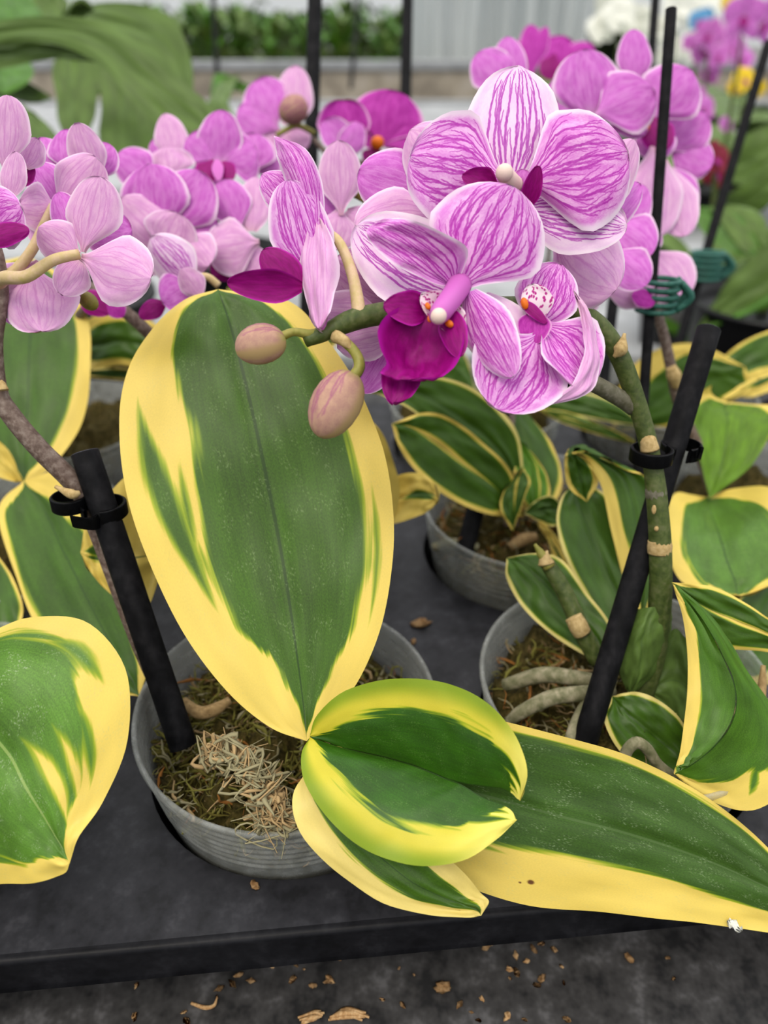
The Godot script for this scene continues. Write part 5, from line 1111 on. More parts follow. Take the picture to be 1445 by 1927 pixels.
	leaf(q, [Vector3(0.1264,0.0290,-0.3739),Vector3(0.1220,0.0338,-0.3772),Vector3(0.1249,0.0389,-0.3805), Vector3(0.1077,0.0294,-0.3814),Vector3(0.1048,0.0350,-0.3852),Vector3(0.1053,0.0411,-0.3893), Vector3(0.0884,0.0299,-0.3890),Vector3(0.0884,0.0343,-0.3920),Vector3(0.0920,0.0385,-0.3948)], "leaf_thin_band", {"base": Vector3(0.1402,0.0304,-0.3676), "tip": Vector3(0.0761,0.0305,-0.3966)})
	leaf(q, [Vector3(0.1177,0.0276,-0.3609),Vector3(0.1149,0.0308,-0.3631),Vector3(0.1155,0.0329,-0.3645), Vector3(0.0966,0.0309,-0.3704),Vector3(0.0966,0.0335,-0.3721),Vector3(0.1000,0.0354,-0.3734)], "leaf_keeled", {"base": Vector3(0.1354,0.0267,-0.3531), "tip": Vector3(0.0834,0.0348,-0.3803), "nv": 20})
	leaf(q, [Vector3(0.0449,0.0532,-0.4167),Vector3(0.0449,0.0431,-0.4099),Vector3(0.0455,0.0330,-0.4031), Vector3(0.0334,0.0545,-0.4296),Vector3(0.0341,0.0416,-0.4209),Vector3(0.0353,0.0313,-0.4140)], "leaf_thin_band", {"base": Vector3(0.0527,0.0361,-0.3931), "tip": Vector3(0.0215,0.0376,-0.4303), "nv": 20})
	leaf(q, [Vector3(0.0834,0.0508,-0.4392),Vector3(0.0914,0.0495,-0.4383),Vector3(0.1009,0.0482,-0.4374), Vector3(0.0921,0.0571,-0.4675),Vector3(0.0987,0.0571,-0.4675),Vector3(0.1070,0.0544,-0.4657)], "leaf_green", {"base": Vector3(0.0844,0.0380,-0.4065), "tip": Vector3(0.1007,0.0649,-0.4848), "nv": 20})
	# pink flowers on the tall stake behind the left cluster
	f = bloom(q, [["petal", Vector3(-0.0560,0.1661,-0.4443),Vector3(-0.0648,0.1860,-0.4577),Vector3(0.0125,0.0038,-0.0026), "petal_lilac"], ["sepal", Vector3(-0.0491,0.1661,-0.4443),Vector3(-0.0457,0.1917,-0.4616),Vector3(0.0104,-0.0009,0.0006), "petal_back"], ["petal", Vector3(-0.0546,0.1638,-0.4428),Vector3(-0.0753,0.1741,-0.4497),Vector3(0.0063,0.0087,-0.0058), "petal_lilac"], ["sepal", Vector3(-0.0549,0.1646,-0.4458),Vector3(-0.0615,0.1511,-0.4343),Vector3(-0.0123,0.0042,-0.0029), "petal_back"], ["sepal", Vector3(-0.0507,0.1623,-0.4442),Vector3(-0.0396,0.1565,-0.4403),Vector3(-0.0044,-0.0059,0.0039), "petal_back"]])
	egg(q, "flower_bud", Vector3(-0.0518,0.1710,-0.4296), Vector3(-0.0390,0.1781,-0.4343), .0068, "bud", 0.05)
	tube(q, "pedicel", [Vector3(-0.0543,0.1633,-0.4280), Vector3(-0.0489,0.1659,-0.4298), Vector3(-0.0437,0.1674,-0.4320), Vector3(-0.0366,0.1626,-0.4420)], [.0012, .0013, .0014, .0014], "pedicel_green", 8)
	f = bloom(q, [["petal", Vector3(-0.0191,0.1554,-0.4155),Vector3(-0.0199,0.1794,-0.4256),Vector3(0.0126,0.0004,-0.0003), "petal_deep", {"cup": -0.5}], ["petal", Vector3(-0.0176,0.1572,-0.4119),Vector3(-0.0286,0.1718,-0.4169),Vector3(0.0065,0.0036,-0.0024), "petal_lilac", {"cup": -0.3}], ["sepal", Vector3(-0.0188,0.1571,-0.4094),Vector3(-0.0120,0.1710,-0.4139),Vector3(0.0062,-0.0022,0.0014), "petal_lilac"]])
	f = bloom(q, [["petal", Vector3(-0.0021,0.1569,-0.4382),Vector3(0.0053,0.1814,-0.4498),Vector3(0.0184,-0.0039,0.0026), "petal_deep"], ["petal", Vector3(-0.0001,0.1569,-0.4382),Vector3(0.0186,0.1669,-0.4437),Vector3(0.0071,-0.0093,0.0062), "petal_deep"], ["sepal", Vector3(-0.0029,0.1565,-0.4403),Vector3(-0.0132,0.1738,-0.4520),Vector3(0.0095,0.0039,-0.0026), "petal_deep"], ["lip", Vector3(-0.0029,0.1579,-0.4316),Vector3(-0.0061,0.1492,-0.4234),Vector3(-0.0065,0.0016,-0.0011), "lip"]])
	blob(f, "callus", Vector3(-0.0050,0.1623,-0.4298), Vector3(-0.0018,0.1574,-0.4265), .0036, "callus")
	tube(q, "flower_stem", [Vector3(0.0466,0.0288,-0.4063), Vector3(0.0334,0.0545,-0.4296), Vector3(0.0114,0.0936,-0.4438), Vector3(-0.0007,0.1283,-0.4431), Vector3(-0.0064,0.1470,-0.4436), Vector3(-0.0231,0.1479,-0.4382), Vector3(-0.0371,0.1591,-0.4457)], [.003, .0028, .0026, .0022, .002, .0018, .0014], "stem_brown")
	var z := plant("orchid in the back row hidden behind the pink flower cluster", 0, 2)
	leaf(z, [Vector3(-0.0616,0.0431,-0.4099),Vector3(-0.0677,0.0532,-0.4167),Vector3(-0.0737,0.0633,-0.4235), Vector3(-0.0403,0.0456,-0.4116),Vector3(-0.0418,0.0557,-0.4184),Vector3(-0.0464,0.0658,-0.4252)], "leaf_band", {"base": Vector3(-0.0750,0.0324,-0.3906), "tip": Vector3(-0.0251,0.0582,-0.4201), "nv": 24})
	leaf(z, [Vector3(-0.0879,0.0545,-0.4296),Vector3(-0.0816,0.0597,-0.4331),Vector3(-0.0723,0.0623,-0.4348), Vector3(-0.0962,0.0640,-0.4480),Vector3(-0.0898,0.0693,-0.4516),Vector3(-0.0803,0.0693,-0.4516)], "leaf_band", {"base": Vector3(-0.0729,0.0351,-0.3985), "tip": Vector3(-0.0950,0.0740,-0.4668), "nv": 24})

# ---------------------------------------------------------------- stakes and clips
func stake(label: String, a: Vector3, b: Vector3, r: float):
	var o := thing("plant_stake", label, "stake", a)
	put("rod", tube_mesh([a, a.lerp(b, 0.33), a.lerp(b, 0.66), b], [r, r * 0.99, r * 1.01, r], mats.stake, 16, 4), o)
	var d := (b - a).normalized()
	put("cut_end", tube_mesh([b - d * 0.0002, b + d * 0.0002], [r * 0.97, r * 0.95], mats.stake_end, 16, 2), o)

func make_stakes():
	stake("short black stake at the left, leaning beside the largest leaf", Vector3(-0.0640,0.0229,-0.1620), Vector3(-0.0945,0.1020,-0.2121), 0.0044)
	stake("short black stake at the right, fixed to the thick green stem", Vector3(0.0642,0.0213,-0.1633), Vector3(0.1107,0.1275,-0.2522), 0.0040)
	stake("black stake in the second row pot below the striped flowers", Vector3(0.0347,0.0101,-0.2733), Vector3(0.0583,0.0789,-0.3279), 0.0043)
	stake("tall black stake behind the side-facing flower", Vector3(-0.0449,0.0431,-0.4099), Vector3(-0.0404,0.2354,-0.5572), 0.0043)
	stake("thinner tall black stake standing before the pale bench", Vector3(0.0126,0.0393,-0.5519), Vector3(0.0179,0.2387,-0.6980), 0.0041)
	stake("tall black stake with a green clip, crossing the right flowers", Vector3(0.1049,0.0553,-0.2711), Vector3(0.1139,0.2173,-0.3643), 0.0022)
	stake("black stake at the top right, hidden below behind pink petals", Vector3(0.1680,0.0523,-0.5125), Vector3(0.1888,0.2376,-0.6490), 0.0030)
	stake("leaning black stake at the right edge with a green clip", Vector3(0.1827,0.0228,-0.4565), Vector3(0.2550,0.1960,-0.5970), 0.0031)
	stake("dark stake low behind the lower striped flower", Vector3(0.1217,0.0361,-0.3931), Vector3(0.1330,0.0885,-0.4404), 0.0032)
	stake("blurred thin stake far behind at the left", Vector3(-0.2763,0.0215,-1.4315), Vector3(-0.3027,0.2616,-1.6531), 0.0045)
	stake("blurred thin stake far behind between the two tall stakes", Vector3(-0.0648,0.0724,-1.7067), Vector3(-0.0470,0.2689,-1.9592), 0.0042)
	# black clips: an open ring round the stem, one round the stake, and tabs
	clip("black plastic clip tying the thick green stem to its stake", Vector3(0.0845,0.1014,-0.2119), Vector3(0.0993,0.0959,-0.2251), .0056, .0056, Vector3(0.1010,0.0995,-0.2165))
	clip("black plastic clip holding the brown stem at the left stake", Vector3(-0.0996,0.0884,-0.2048), Vector3(-0.0890,0.0864,-0.2035), .0050, .0061, Vector3(-0.0961,0.0881,-0.1944))
	spiral_clip("dark green ribbed clip on the stake among the right flowers", Vector3(0.1112,0.1209,-0.3080), .0082)
	spiral_clip("dark green ribbed clip on the leaning stake at the right edge", Vector3(0.2029,0.0804,-0.4892), .0105)

func band(parent: Node3D, called: String, at: Vector3, tilt: Basis, r: float, h: float, from: float, to: float):
	var g := []
	for q in [[0.0, -0.5], [0.0007, -0.5], [0.0011, -0.42], [0.0011, 0.42], [0.0007, 0.5], [0.0, 0.5], [0.0, -0.5]]:
		var row := []
		for i in 41:
			var a := lerpf(from, to, i / 40.0)
			row.append(at + tilt * Vector3(cos(a) * (r + q[0]), q[1] * h, sin(a) * (r + q[0])))
		g.append(row)
	var mesh := ArrayMesh.new()
	sheet(mesh, g, 0.0, mats.clip_black, mats.clip_black)
	put(called, mesh, parent)

func clip(label: String, a: Vector3, b: Vector3, ra: float, rb: float, tab: Vector3):
	var o := thing("plant_clip", label, "clip", (a + b) * 0.5)
	var t := Basis(Vector3(1, 0, 0), -0.12)
	band(o, "ring", a, t, ra, 0.0046, -0.4, TAU - 1.0)
	band(o, "ring", b, t, rb, 0.0046, 2.2, TAU + 1.4)
	var d := (tab - b)
	var side := Vector3.UP.cross(d).normalized() * 0.0009
	var g := []
	for q in [Vector3(0, -0.0022, 0), side + Vector3(0, -0.0022, 0), side + Vector3(0, 0.0022, 0), Vector3(0, 0.0022, 0), Vector3(0, -0.0022, 0)]:
		var row := []
		for i in 9:
			row.append((b + Vector3(0, 0, rb)).lerp(tab, i / 8.0) + q + side * 3.0 * sin(i / 8.0 * PI))
		g.append(row)
	var mesh := ArrayMesh.new()
	sheet(mesh, g, 0.0, mats.clip_black, mats.clip_black)
	put("tab", mesh, o)

func spiral_clip(label: String, at: Vector3, r: float):
	var o := thing("plant_clip", label, "clip", at)
	for k in 5:
		var pts := []
		var y := (k - 2) * r * 0.36
		for i in 13:
			var a := 0.4 + TAU * 0.92 * i / 12.0
			pts.append(at + Vector3(cos(a) * r * 0.9, y + 0.12 * r * sin(a), sin(a) * r * 0.9))
		put("rib", tube_mesh(pts, [r * 0.13, r * 0.13], mats.clip_green, 8, 2), o)
	for s in [-1, 1]:
		put("jaw", tube_mesh([at + Vector3(r * 0.9, -0.7 * r, s * r * 0.3), at + Vector3(r * 1.5, 0, s * r * 0.35), at + Vector3(r * 0.9, 0.75 * r, s * r * 0.3)], [r * 0.16, r * 0.2, r * 0.16], mats.clip_green, 8, 4), o)

# ---------------------------------------------------------------- farther plants
func far_orchid(label: String, at: Vector3, skin: String, rows: Array) -> Node3D:
	var o := thing("orchid_plant", label, "orchid", at)
	var low := Vector3(0, -0.078 - at.y, 0)
	var pm := ArrayMesh.new()
	add_lathe(pm, at + low, [Vector2(0.0, 0.0), Vector2(0.045, 0.0), Vector2(0.060, 0.085), Vector2(0.063, 0.086), Vector2(0.063, 0.090), Vector2(0.059, 0.090), Vector2(0.057, 0.078), Vector2(0.0, 0.080)], mats.clip_black, 32)
	put("pot_wall", pm, o)
	tube(o, "stem", [at + low + Vector3.UP * 0.07, at + low * 0.4, at + Vector3.UP * 0.04], [.009, .008, .005], "stem_green", 8, 3)
	for r in rows:
		leaf(o, r[0], r[1] if r.size() > 1 else skin, (r[2] if r.size() > 2 else {}).merged({"thick": 0.003, "nv": 28, "nu": 12, "keel": 0.002, "wave": 0.0008}))
	return o

func far_bloom(of: Node3D, at: Vector3, r: float, skin: String, face: Vector3, lip := "lip", turn := 0.0):
	var f := Node3D.new()
	f.name = "flower"
	of.add_child(f, true)
	f.position = at - of.position
	var z := face.normalized()
	var x := Vector3.UP.cross(z).normalized().rotated(z, turn)
	var y := z.cross(x)
	for k in 5:
		var a := PI * 0.5 + TAU * k / 5.0
		var d := x * cos(a) + y * sin(a)
		var s := z.cross(d)
		var w := 0.62 if k == 1 or k == 4 else 0.42
		tepal(f, "petal", at, at + d * r + z * r * 0.1, -s * r * w, skin, {"back": skin, "nv": 8, "nu": 6, "wide": k == 1 or k == 4})
	tepal(f, "lip", at + z * r * 0.1, at - y * r * 0.5 + z * r * 0.35, x * r * 0.22, lip, {"back": lip, "nv": 6, "nu": 5, "wide": false})

func make_far_things():
	# the plain green orchid at the top left
	far_orchid("large plain green orchid with arching leaves behind the left flowers", Vector3(-0.2582,0.0695,-0.6445), "leaf_green", [
		[[Vector3(-0.3319,0.1995,-0.6716),Vector3(-0.3279,0.1930,-0.6672),Vector3(-0.3240,0.1858,-0.6624), Vector3(-0.2796,0.2070,-0.6646),Vector3(-0.2757,0.2015,-0.6609),Vector3(-0.2711,0.1947,-0.6564), Vector3(-0.2366,0.2097,-0.6544),Vector3(-0.2320,0.2028,-0.6497),Vector3(-0.2320,0.1927,-0.6430), Vector3(-0.1968,0.2061,-0.6459),Vector3(-0.2006,0.1949,-0.6384),Vector3(-0.2021,0.1811,-0.6291), Vector3(-0.1644,0.1895,-0.6288),Vector3(-0.1741,0.1784,-0.6213),Vector3(-0.1816,0.1647,-0.6121), Vector3(-0.1398,0.1709,-0.6163),Vector3(-0.1510,0.1610,-0.6096),Vector3(-0.1614,0.1493,-0.6017), Vector3(-0.1211,0.1555,-0.6059),Vector3(-0.1315,0.1486,-0.6013),Vector3(-0.1409,0.1381,-0.5942)], "leaf_green", {"tip": Vector3(-0.1159,0.1310,-0.5894)}],
		[[Vector3(-0.3217,0.1951,-0.6807),Vector3(-0.3217,0.1858,-0.6745),Vector3(-0.3217,0.1725,-0.6655), Vector3(-0.2871,0.1940,-0.6740),Vector3(-0.2871,0.1861,-0.6686),Vector3(-0.2871,0.1762,-0.6620), Vector3(-0.2531,0.1943,-0.6681),Vector3(-0.2511,0.1890,-0.6646),Vector3(-0.2492,0.1825,-0.6602), Vector3(-0.2235,0.1900,-0.6592),Vector3(-0.2228,0.1861,-0.6566),Vector3(-0.2216,0.1822,-0.6540)], "leaf_green", {"tip": Vector3(-0.2022,0.1813,-0.6473)}],
		[[Vector3(-0.2438,0.2168,-0.7916),Vector3(-0.2484,0.2065,-0.7848),Vector3(-0.2538,0.1978,-0.7789), Vector3(-0.2078,0.2157,-0.7789),Vector3(-0.2122,0.1993,-0.7679),Vector3(-0.2167,0.1844,-0.7579), Vector3(-0.1771,0.2077,-0.7615),Vector3(-0.1842,0.1887,-0.7487),Vector3(-0.1913,0.1703,-0.7363), Vector3(-0.1617,0.1860,-0.7409),Vector3(-0.1692,0.1714,-0.7311),Vector3(-0.1766,0.1561,-0.7208), Vector3(-0.1565,0.1646,-0.7205),Vector3(-0.1609,0.1552,-0.7141),Vector3(-0.1644,0.1494,-0.7103)], "leaf_green", {"base": Vector3(-0.2651,0.2109,-0.7998), "tip": Vector3(-0.1570,0.1429,-0.7059)}],
		[[Vector3(-0.2621,0.2096,-0.7627),Vector3(-0.2532,0.2121,-0.7645),Vector3(-0.2435,0.2107,-0.7635), Vector3(-0.2558,0.2145,-0.7540),Vector3(-0.2484,0.2166,-0.7554),Vector3(-0.2379,0.2137,-0.7535)], "leaf_green", {"base": Vector3(-0.2706,0.1963,-0.7659), "tip": Vector3(-0.2449,0.2202,-0.7578)}],
		[[Vector3(-0.2839,0.1732,-0.7624),Vector3(-0.2680,0.1694,-0.7598),Vector3(-0.2429,0.1732,-0.7624), Vector3(-0.2795,0.1510,-0.7415),Vector3(-0.2637,0.1492,-0.7402),Vector3(-0.2433,0.1510,-0.7415), Vector3(-0.2751,0.1329,-0.7233),Vector3(-0.2617,0.1311,-0.7220),Vector3(-0.2459,0.1329,-0.7233)], "leaf_green", {"base": Vector3(-0.2651,0.1917,-0.7869), "tip": Vector3(-0.2596,0.1114,-0.7028)}],
		[[Vector3(-0.2290,0.1762,-0.7162),Vector3(-0.2110,0.1762,-0.7162),Vector3(-0.1853,0.1620,-0.7066), Vector3(-0.2263,0.1483,-0.6914),Vector3(-0.2051,0.1483,-0.6914),Vector3(-0.1753,0.1377,-0.6843), Vector3(-0.2245,0.1244,-0.6694),Vector3(-0.2013,0.1244,-0.6694),Vector3(-0.1739,0.1174,-0.6647)], "leaf_green", {"base": Vector3(-0.2275,0.1863,-0.7350), "tip": Vector3(-0.1959,0.0951,-0.6376)}],
		[[Vector3(-0.2818,0.1502,-0.7951),Vector3(-0.2697,0.1582,-0.8005),Vector3(-0.2576,0.1663,-0.8059), Vector3(-0.2730,0.1473,-0.7811),Vector3(-0.2625,0.1532,-0.7851),Vector3(-0.2539,0.1512,-0.7837)], "leaf_fresh", {"base": Vector3(-0.2915,0.1422,-0.7897), "tip": Vector3(-0.2492,0.1480,-0.7816)}],
		[[Vector3(-0.3583,0.1756,-0.7881),Vector3(-0.3395,0.1717,-0.7855),Vector3(-0.3137,0.1725,-0.7860), Vector3(-0.3531,0.1610,-0.7662),Vector3(-0.3345,0.1610,-0.7662),Vector3(-0.3077,0.1610,-0.7662)], "leaf_fresh", {"base": Vector3(-0.3544,0.1863,-0.8194), "tip": Vector3(-0.3250,0.1505,-0.7471)}],
		[[Vector3(-0.3689,0.1582,-0.8005),Vector3(-0.3592,0.1502,-0.7951),Vector3(-0.3447,0.1442,-0.7911), Vector3(-0.3254,0.1591,-0.7891),Vector3(-0.3231,0.1512,-0.7837),Vector3(-0.3159,0.1413,-0.7771)], "leaf_green", {"base": Vector3(-0.3979,0.1502,-0.7951), "tip": Vector3(-0.2925,0.1464,-0.7685)}],
		[[Vector3(-0.4362,0.2274,-1.0277),Vector3(-0.4127,0.2177,-1.0212),Vector3(-0.3833,0.2128,-1.0179), Vector3(-0.4310,0.2033,-0.9995),Vector3(-0.4020,0.2033,-0.9995),Vector3(-0.3730,0.1985,-0.9962)], "leaf_fresh", {"base": Vector3(-0.4235,0.2472,-1.0531), "tip": Vector3(-0.3800,0.1845,-0.9748)}],
		[[Vector3(-0.3663,0.2225,-0.9642),Vector3(-0.3497,0.2225,-0.9642),Vector3(-0.3331,0.2225,-0.9642), Vector3(-0.3580,0.2088,-0.9549),Vector3(-0.3469,0.2088,-0.9549),Vector3(-0.3331,0.2088,-0.9549)], "leaf_green", {"base": Vector3(-0.3497,0.2455,-0.9796), "tip": Vector3(-0.3399,0.1931,-0.9324)}],
		[[Vector3(-0.2144,0.1104,-0.6840),Vector3(-0.2057,0.1140,-0.6865),Vector3(-0.1948,0.1104,-0.6840), Vector3(-0.2166,0.1321,-0.6986),Vector3(-0.2057,0.1339,-0.6998),Vector3(-0.1948,0.1303,-0.6974)], "leaf_green", {"base": Vector3(-0.2025,0.0766,-0.6493), "tip": Vector3(-0.2057,0.1501,-0.7107)}],
		[[Vector3(-0.2930,0.1086,-0.6949),Vector3(-0.2798,0.1123,-0.6974),Vector3(-0.2665,0.1086,-0.6949), Vector3(-0.3066,0.1292,-0.7208),Vector3(-0.2931,0.1311,-0.7220),Vector3(-0.2796,0.1274,-0.7195)], "leaf_green", {"base": Vector3(-0.2667,0.0743,-0.6597), "tip": Vector3(-0.3113,0.1448,-0.7433)}]])
	far_orchid("small green orchid leaves behind the pink bud and tall stake", Vector3(-0.1555,0.0821,-0.7734), "leaf_green", [
		[[Vector3(-0.1755,0.1537,-0.9179),Vector3(-0.1672,0.1491,-0.9149),Vector3(-0.1562,0.1399,-0.9087), Vector3(-0.1562,0.1514,-0.9164),Vector3(-0.1479,0.1445,-0.9118),Vector3(-0.1396,0.1353,-0.9056)], "leaf_fresh", {"base": Vector3(-0.1765,0.1375,-0.8830), "tip": Vector3(-0.1120,0.1308,-0.9025)}],
		[[Vector3(-0.1720,0.1353,-0.8574),Vector3(-0.1615,0.1397,-0.8603),Vector3(-0.1536,0.1353,-0.8574), Vector3(-0.1685,0.1465,-0.8890),Vector3(-0.1604,0.1474,-0.8896),Vector3(-0.1523,0.1442,-0.8875)], "leaf_green", {"base": Vector3(-0.1649,0.1079,-0.8149), "tip": Vector3(-0.1507,0.1537,-0.9179)}],
		[[Vector3(-0.1704,0.1234,-0.8012),Vector3(-0.1555,0.1254,-0.8026),Vector3(-0.1406,0.1213,-0.7998), Vector3(-0.1703,0.1345,-0.8207),Vector3(-0.1602,0.1387,-0.8236),Vector3(-0.1476,0.1366,-0.8221)], "leaf_green", {"base": Vector3(-0.1560,0.0980,-0.7600), "tip": Vector3(-0.1594,0.1472,-0.8533)}]])
	# green orchids at the right edge
	far_orchid("green orchid at the right edge with a broad two-toned leaf", Vector3(0.3181,-0.0236,-0.6301), "leaf_green", [
		[[Vector3(0.2680,0.0190,-0.6106),Vector3(0.2749,0.0133,-0.6067),Vector3(0.2783,0.0048,-0.6010), Vector3(0.2856,0.0440,-0.6153),Vector3(0.2957,0.0300,-0.6059),Vector3(0.3042,0.0188,-0.5984), Vector3(0.3141,0.0675,-0.6191),Vector3(0.3203,0.0469,-0.6052),Vector3(0.3245,0.0314,-0.5948)], "leaf_green", {"base": Vector3(0.2549,-0.0060,-0.6058), "tip": Vector3(0.3576,0.0572,-0.6121)}],
		[[Vector3(0.2709,0.0037,-0.5943),Vector3(0.2760,0.0051,-0.5952),Vector3(0.2794,0.0072,-0.5966), Vector3(0.2958,0.0159,-0.5904),Vector3(0.2983,0.0204,-0.5935),Vector3(0.3017,0.0246,-0.5963), Vector3(0.3182,0.0262,-0.5913),Vector3(0.3203,0.0314,-0.5948),Vector3(0.3224,0.0365,-0.5983)], "leaf_fresh", {"base": Vector3(0.2538,-0.0049,-0.6005), "tip": Vector3(0.3473,0.0434,-0.6029)}],
		[[Vector3(0.2944,0.0400,-0.6728),Vector3(0.3026,0.0551,-0.6830),Vector3(0.3145,0.0665,-0.6907), Vector3(0.2767,0.0526,-0.6934),Vector3(0.2868,0.0630,-0.7003),Vector3(0.2989,0.0679,-0.7037)], "leaf_fresh", {"base": Vector3(0.3187,0.0390,-0.6601), "tip": Vector3(0.2676,0.0672,-0.7153)}],
		[[Vector3(0.3044,0.0421,-0.6683),Vector3(0.3112,0.0564,-0.6778),Vector3(0.3248,0.0628,-0.6821), Vector3(0.2884,0.0622,-0.6938),Vector3(0.2985,0.0691,-0.6984),Vector3(0.3114,0.0706,-0.6995)], "leaf_green", {"base": Vector3(0.3223,0.0397,-0.6606), "tip": Vector3(0.2836,0.0695,-0.7047)}],
		[[Vector3(0.3635,0.0527,-0.8501),Vector3(0.3746,0.0436,-0.8439),Vector3(0.3856,0.0344,-0.8378), Vector3(0.3868,0.0749,-0.8409),Vector3(0.3922,0.0637,-0.8334),Vector3(0.3975,0.0525,-0.8258)], "leaf_green", {"base": Vector3(0.3499,0.0438,-0.8682), "tip": Vector3(0.4137,0.0768,-0.8301)}],
		[[Vector3(0.4027,0.0729,-0.9841),Vector3(0.4152,0.0574,-0.9737),Vector3(0.4214,0.0419,-0.9633), Vector3(0.4303,0.0964,-0.9758),Vector3(0.4364,0.0762,-0.9623),Vector3(0.4424,0.0661,-0.9555)], "leaf_green", {"base": Vector3(0.3862,0.0432,-0.9883), "tip": Vector3(0.4675,0.1028,-0.9681)}],
		[[Vector3(0.4415,0.0483,-1.0278),Vector3(0.4579,0.0319,-1.0168),Vector3(0.4711,0.0210,-1.0095), Vector3(0.4711,0.0592,-1.0351),Vector3(0.4842,0.0483,-1.0278),Vector3(0.4973,0.0374,-1.0205)], "leaf_green", {"base": Vector3(0.4185,0.0319,-1.0168), "tip": Vector3(0.5236,0.0592,-1.0351)}],
		[[Vector3(0.2842,-0.0385,-0.6683),Vector3(0.2890,-0.0466,-0.6629),Vector3(0.2939,-0.0546,-0.6575), Vector3(0.2600,-0.0225,-0.6791),Vector3(0.2649,-0.0305,-0.6737),Vector3(0.2697,-0.0385,-0.6683)], "leaf_fresh", {"base": Vector3(0.3132,-0.0466,-0.6629), "tip": Vector3(0.2407,-0.0225,-0.6791)}],
		[[Vector3(0.3615,0.0289,-0.7738),Vector3(0.3693,0.0246,-0.7710),Vector3(0.3745,0.0203,-0.7681), Vector3(0.3252,0.0031,-0.7565),Vector3(0.3356,-0.0055,-0.7507),Vector3(0.3434,-0.0098,-0.7478)], "leaf_green", {"base": Vector3(0.3926,0.0375,-0.7796), "tip": Vector3(0.3097,-0.0184,-0.7420)}]])
	# blurred flowers farther back
	var eye := Vector3(0, 0.25, 1)
	var d := thing("orchid_plant", "blurred deep pink orchid in front of the plastic curtain", "orchid", Vector3(0.1245,0.1466,-0.6120))
	var foot := Vector3(0.1267,0.1132,-0.6015)
	foot.y = -0.078
	var dm := ArrayMesh.new()
	add_lathe(dm, foot, [Vector2(0.0, 0.0), Vector2(0.035, 0.0), Vector2(0.045, 0.060), Vector2(0.047, 0.062), Vector2(0.044, 0.063), Vector2(0.0, 0.055)], mats.clip_black, 24)
	put("pot_wall", dm, d)
	tube(d, "flower_stem", [foot + Vector3.UP * 0.05, Vector3(0.1267,0.1132,-0.6015), Vector3(0.1283,0.1466,-0.6120), Vector3(0.1260,0.1790,-0.6217)], [.002, .002, .0015], "stem_brown", 8)
	bloom(d, [["petal", Vector3(0.0966,0.1793,-0.5737),Vector3(0.0959,0.2063,-0.5918),Vector3(0.0086,0.0002,-0.0001), "petal_deep"], ["petal", Vector3(0.0976,0.1822,-0.5756),Vector3(0.1056,0.2051,-0.5911),Vector3(0.0046,-0.0011,0.0007), "petal_deep"], ["sepal", Vector3(0.0959,0.1793,-0.5737),Vector3(0.0872,0.1980,-0.5862),Vector3(0.0048,0.0015,-0.0010), "petal_deep"]])
	bloom(d, [["petal", Vector3(0.1207,0.1719,-0.6290),Vector3(0.1290,0.1978,-0.6464),Vector3(0.0176,-0.0039,0.0026), "petal_deep"], ["petal", Vector3(0.1245,0.1750,-0.6311),Vector3(0.1496,0.1924,-0.6427),Vector3(0.0073,-0.0073,0.0049), "petal_deep"], ["lip", Vector3(0.1204,0.1883,-0.6279),Vector3(0.1148,0.1728,-0.6175),Vector3(-0.0082,0.0020,-0.0014), "lip"]])
	var specs := [
		["cream white orchid far behind beside the plastic curtain", "petal_white", [[Vector3(0.6728,0.1755,-2.6193), .05], [Vector3(0.6280,0.1403,-2.6318), .045], [Vector3(0.7380,0.1587,-2.6803), .05], [Vector3(0.6766,0.1972,-2.7424), .05], [Vector3(0.7335,0.1171,-2.7246), .04]]],
		["white orchid at the top beside the leaning stake", "petal_white", [[Vector3(0.7255,0.1960,-2.2717), .05], [Vector3(0.7836,0.1735,-2.2927), .045], [Vector3(0.7077,0.1446,-2.3094), .045], [Vector3(0.8355,0.2062,-2.3869), .05], [Vector3(0.7922,0.1017,-2.3528), .04], [Vector3(0.7544,0.0823,-2.3759), .03]]],
		["small blue orchid flower among the white ones", "petal_blue", [[Vector3(0.6551,0.1790,-1.8988), .022], [Vector3(0.6843,0.1857,-1.9394), .018]]],
		["lilac orchid in the top right corner", "petal_lilac", [[Vector3(0.5150,0.1975,-1.3088), .03], [Vector3(0.5564,0.1903,-1.3402), .03], [Vector3(0.5311,0.1862,-1.3735), .02]]],
		["lilac pink orchid spray far behind at the right", "petal_lilac", [[Vector3(0.6349,0.1585,-1.7645), .03], [Vector3(0.6318,0.1309,-1.7821), .028], [Vector3(0.6765,0.1201,-1.8110), .026], [Vector3(0.6730,0.0862,-1.8244), .024], [Vector3(0.7305,0.1301,-1.8901), .03], [Vector3(0.7668,0.1095,-1.9123), .03], [Vector3(0.6705,0.1364,-1.9665), .02]]],
		["small yellow orchid flowers far behind at the right", "petal_yellow", [[Vector3(0.6069,0.1036,-1.4866), .022], [Vector3(0.6089,0.0894,-1.5133), .016], [Vector3(0.6603,0.0864,-1.5474), .016], [Vector3(0.6412,0.2149,-1.6699), .03]]],
		["pale lilac small orchid behind the leaning stake", "petal_lilac", [[Vector3(0.4955,0.0748,-1.3469), .022], [Vector3(0.5461,0.0500,-1.3663), .014], [Vector3(0.5116,0.0855,-1.4263), .016]]],
		["dark red orchid flower by the leaning stake", "petal_red", [[Vector3(0.3011,0.0988,-0.7606), .016], [Vector3(0.3166,0.0822,-0.7856), .014], [Vector3(0.3233,0.0786,-0.8193), .012]]],
	]
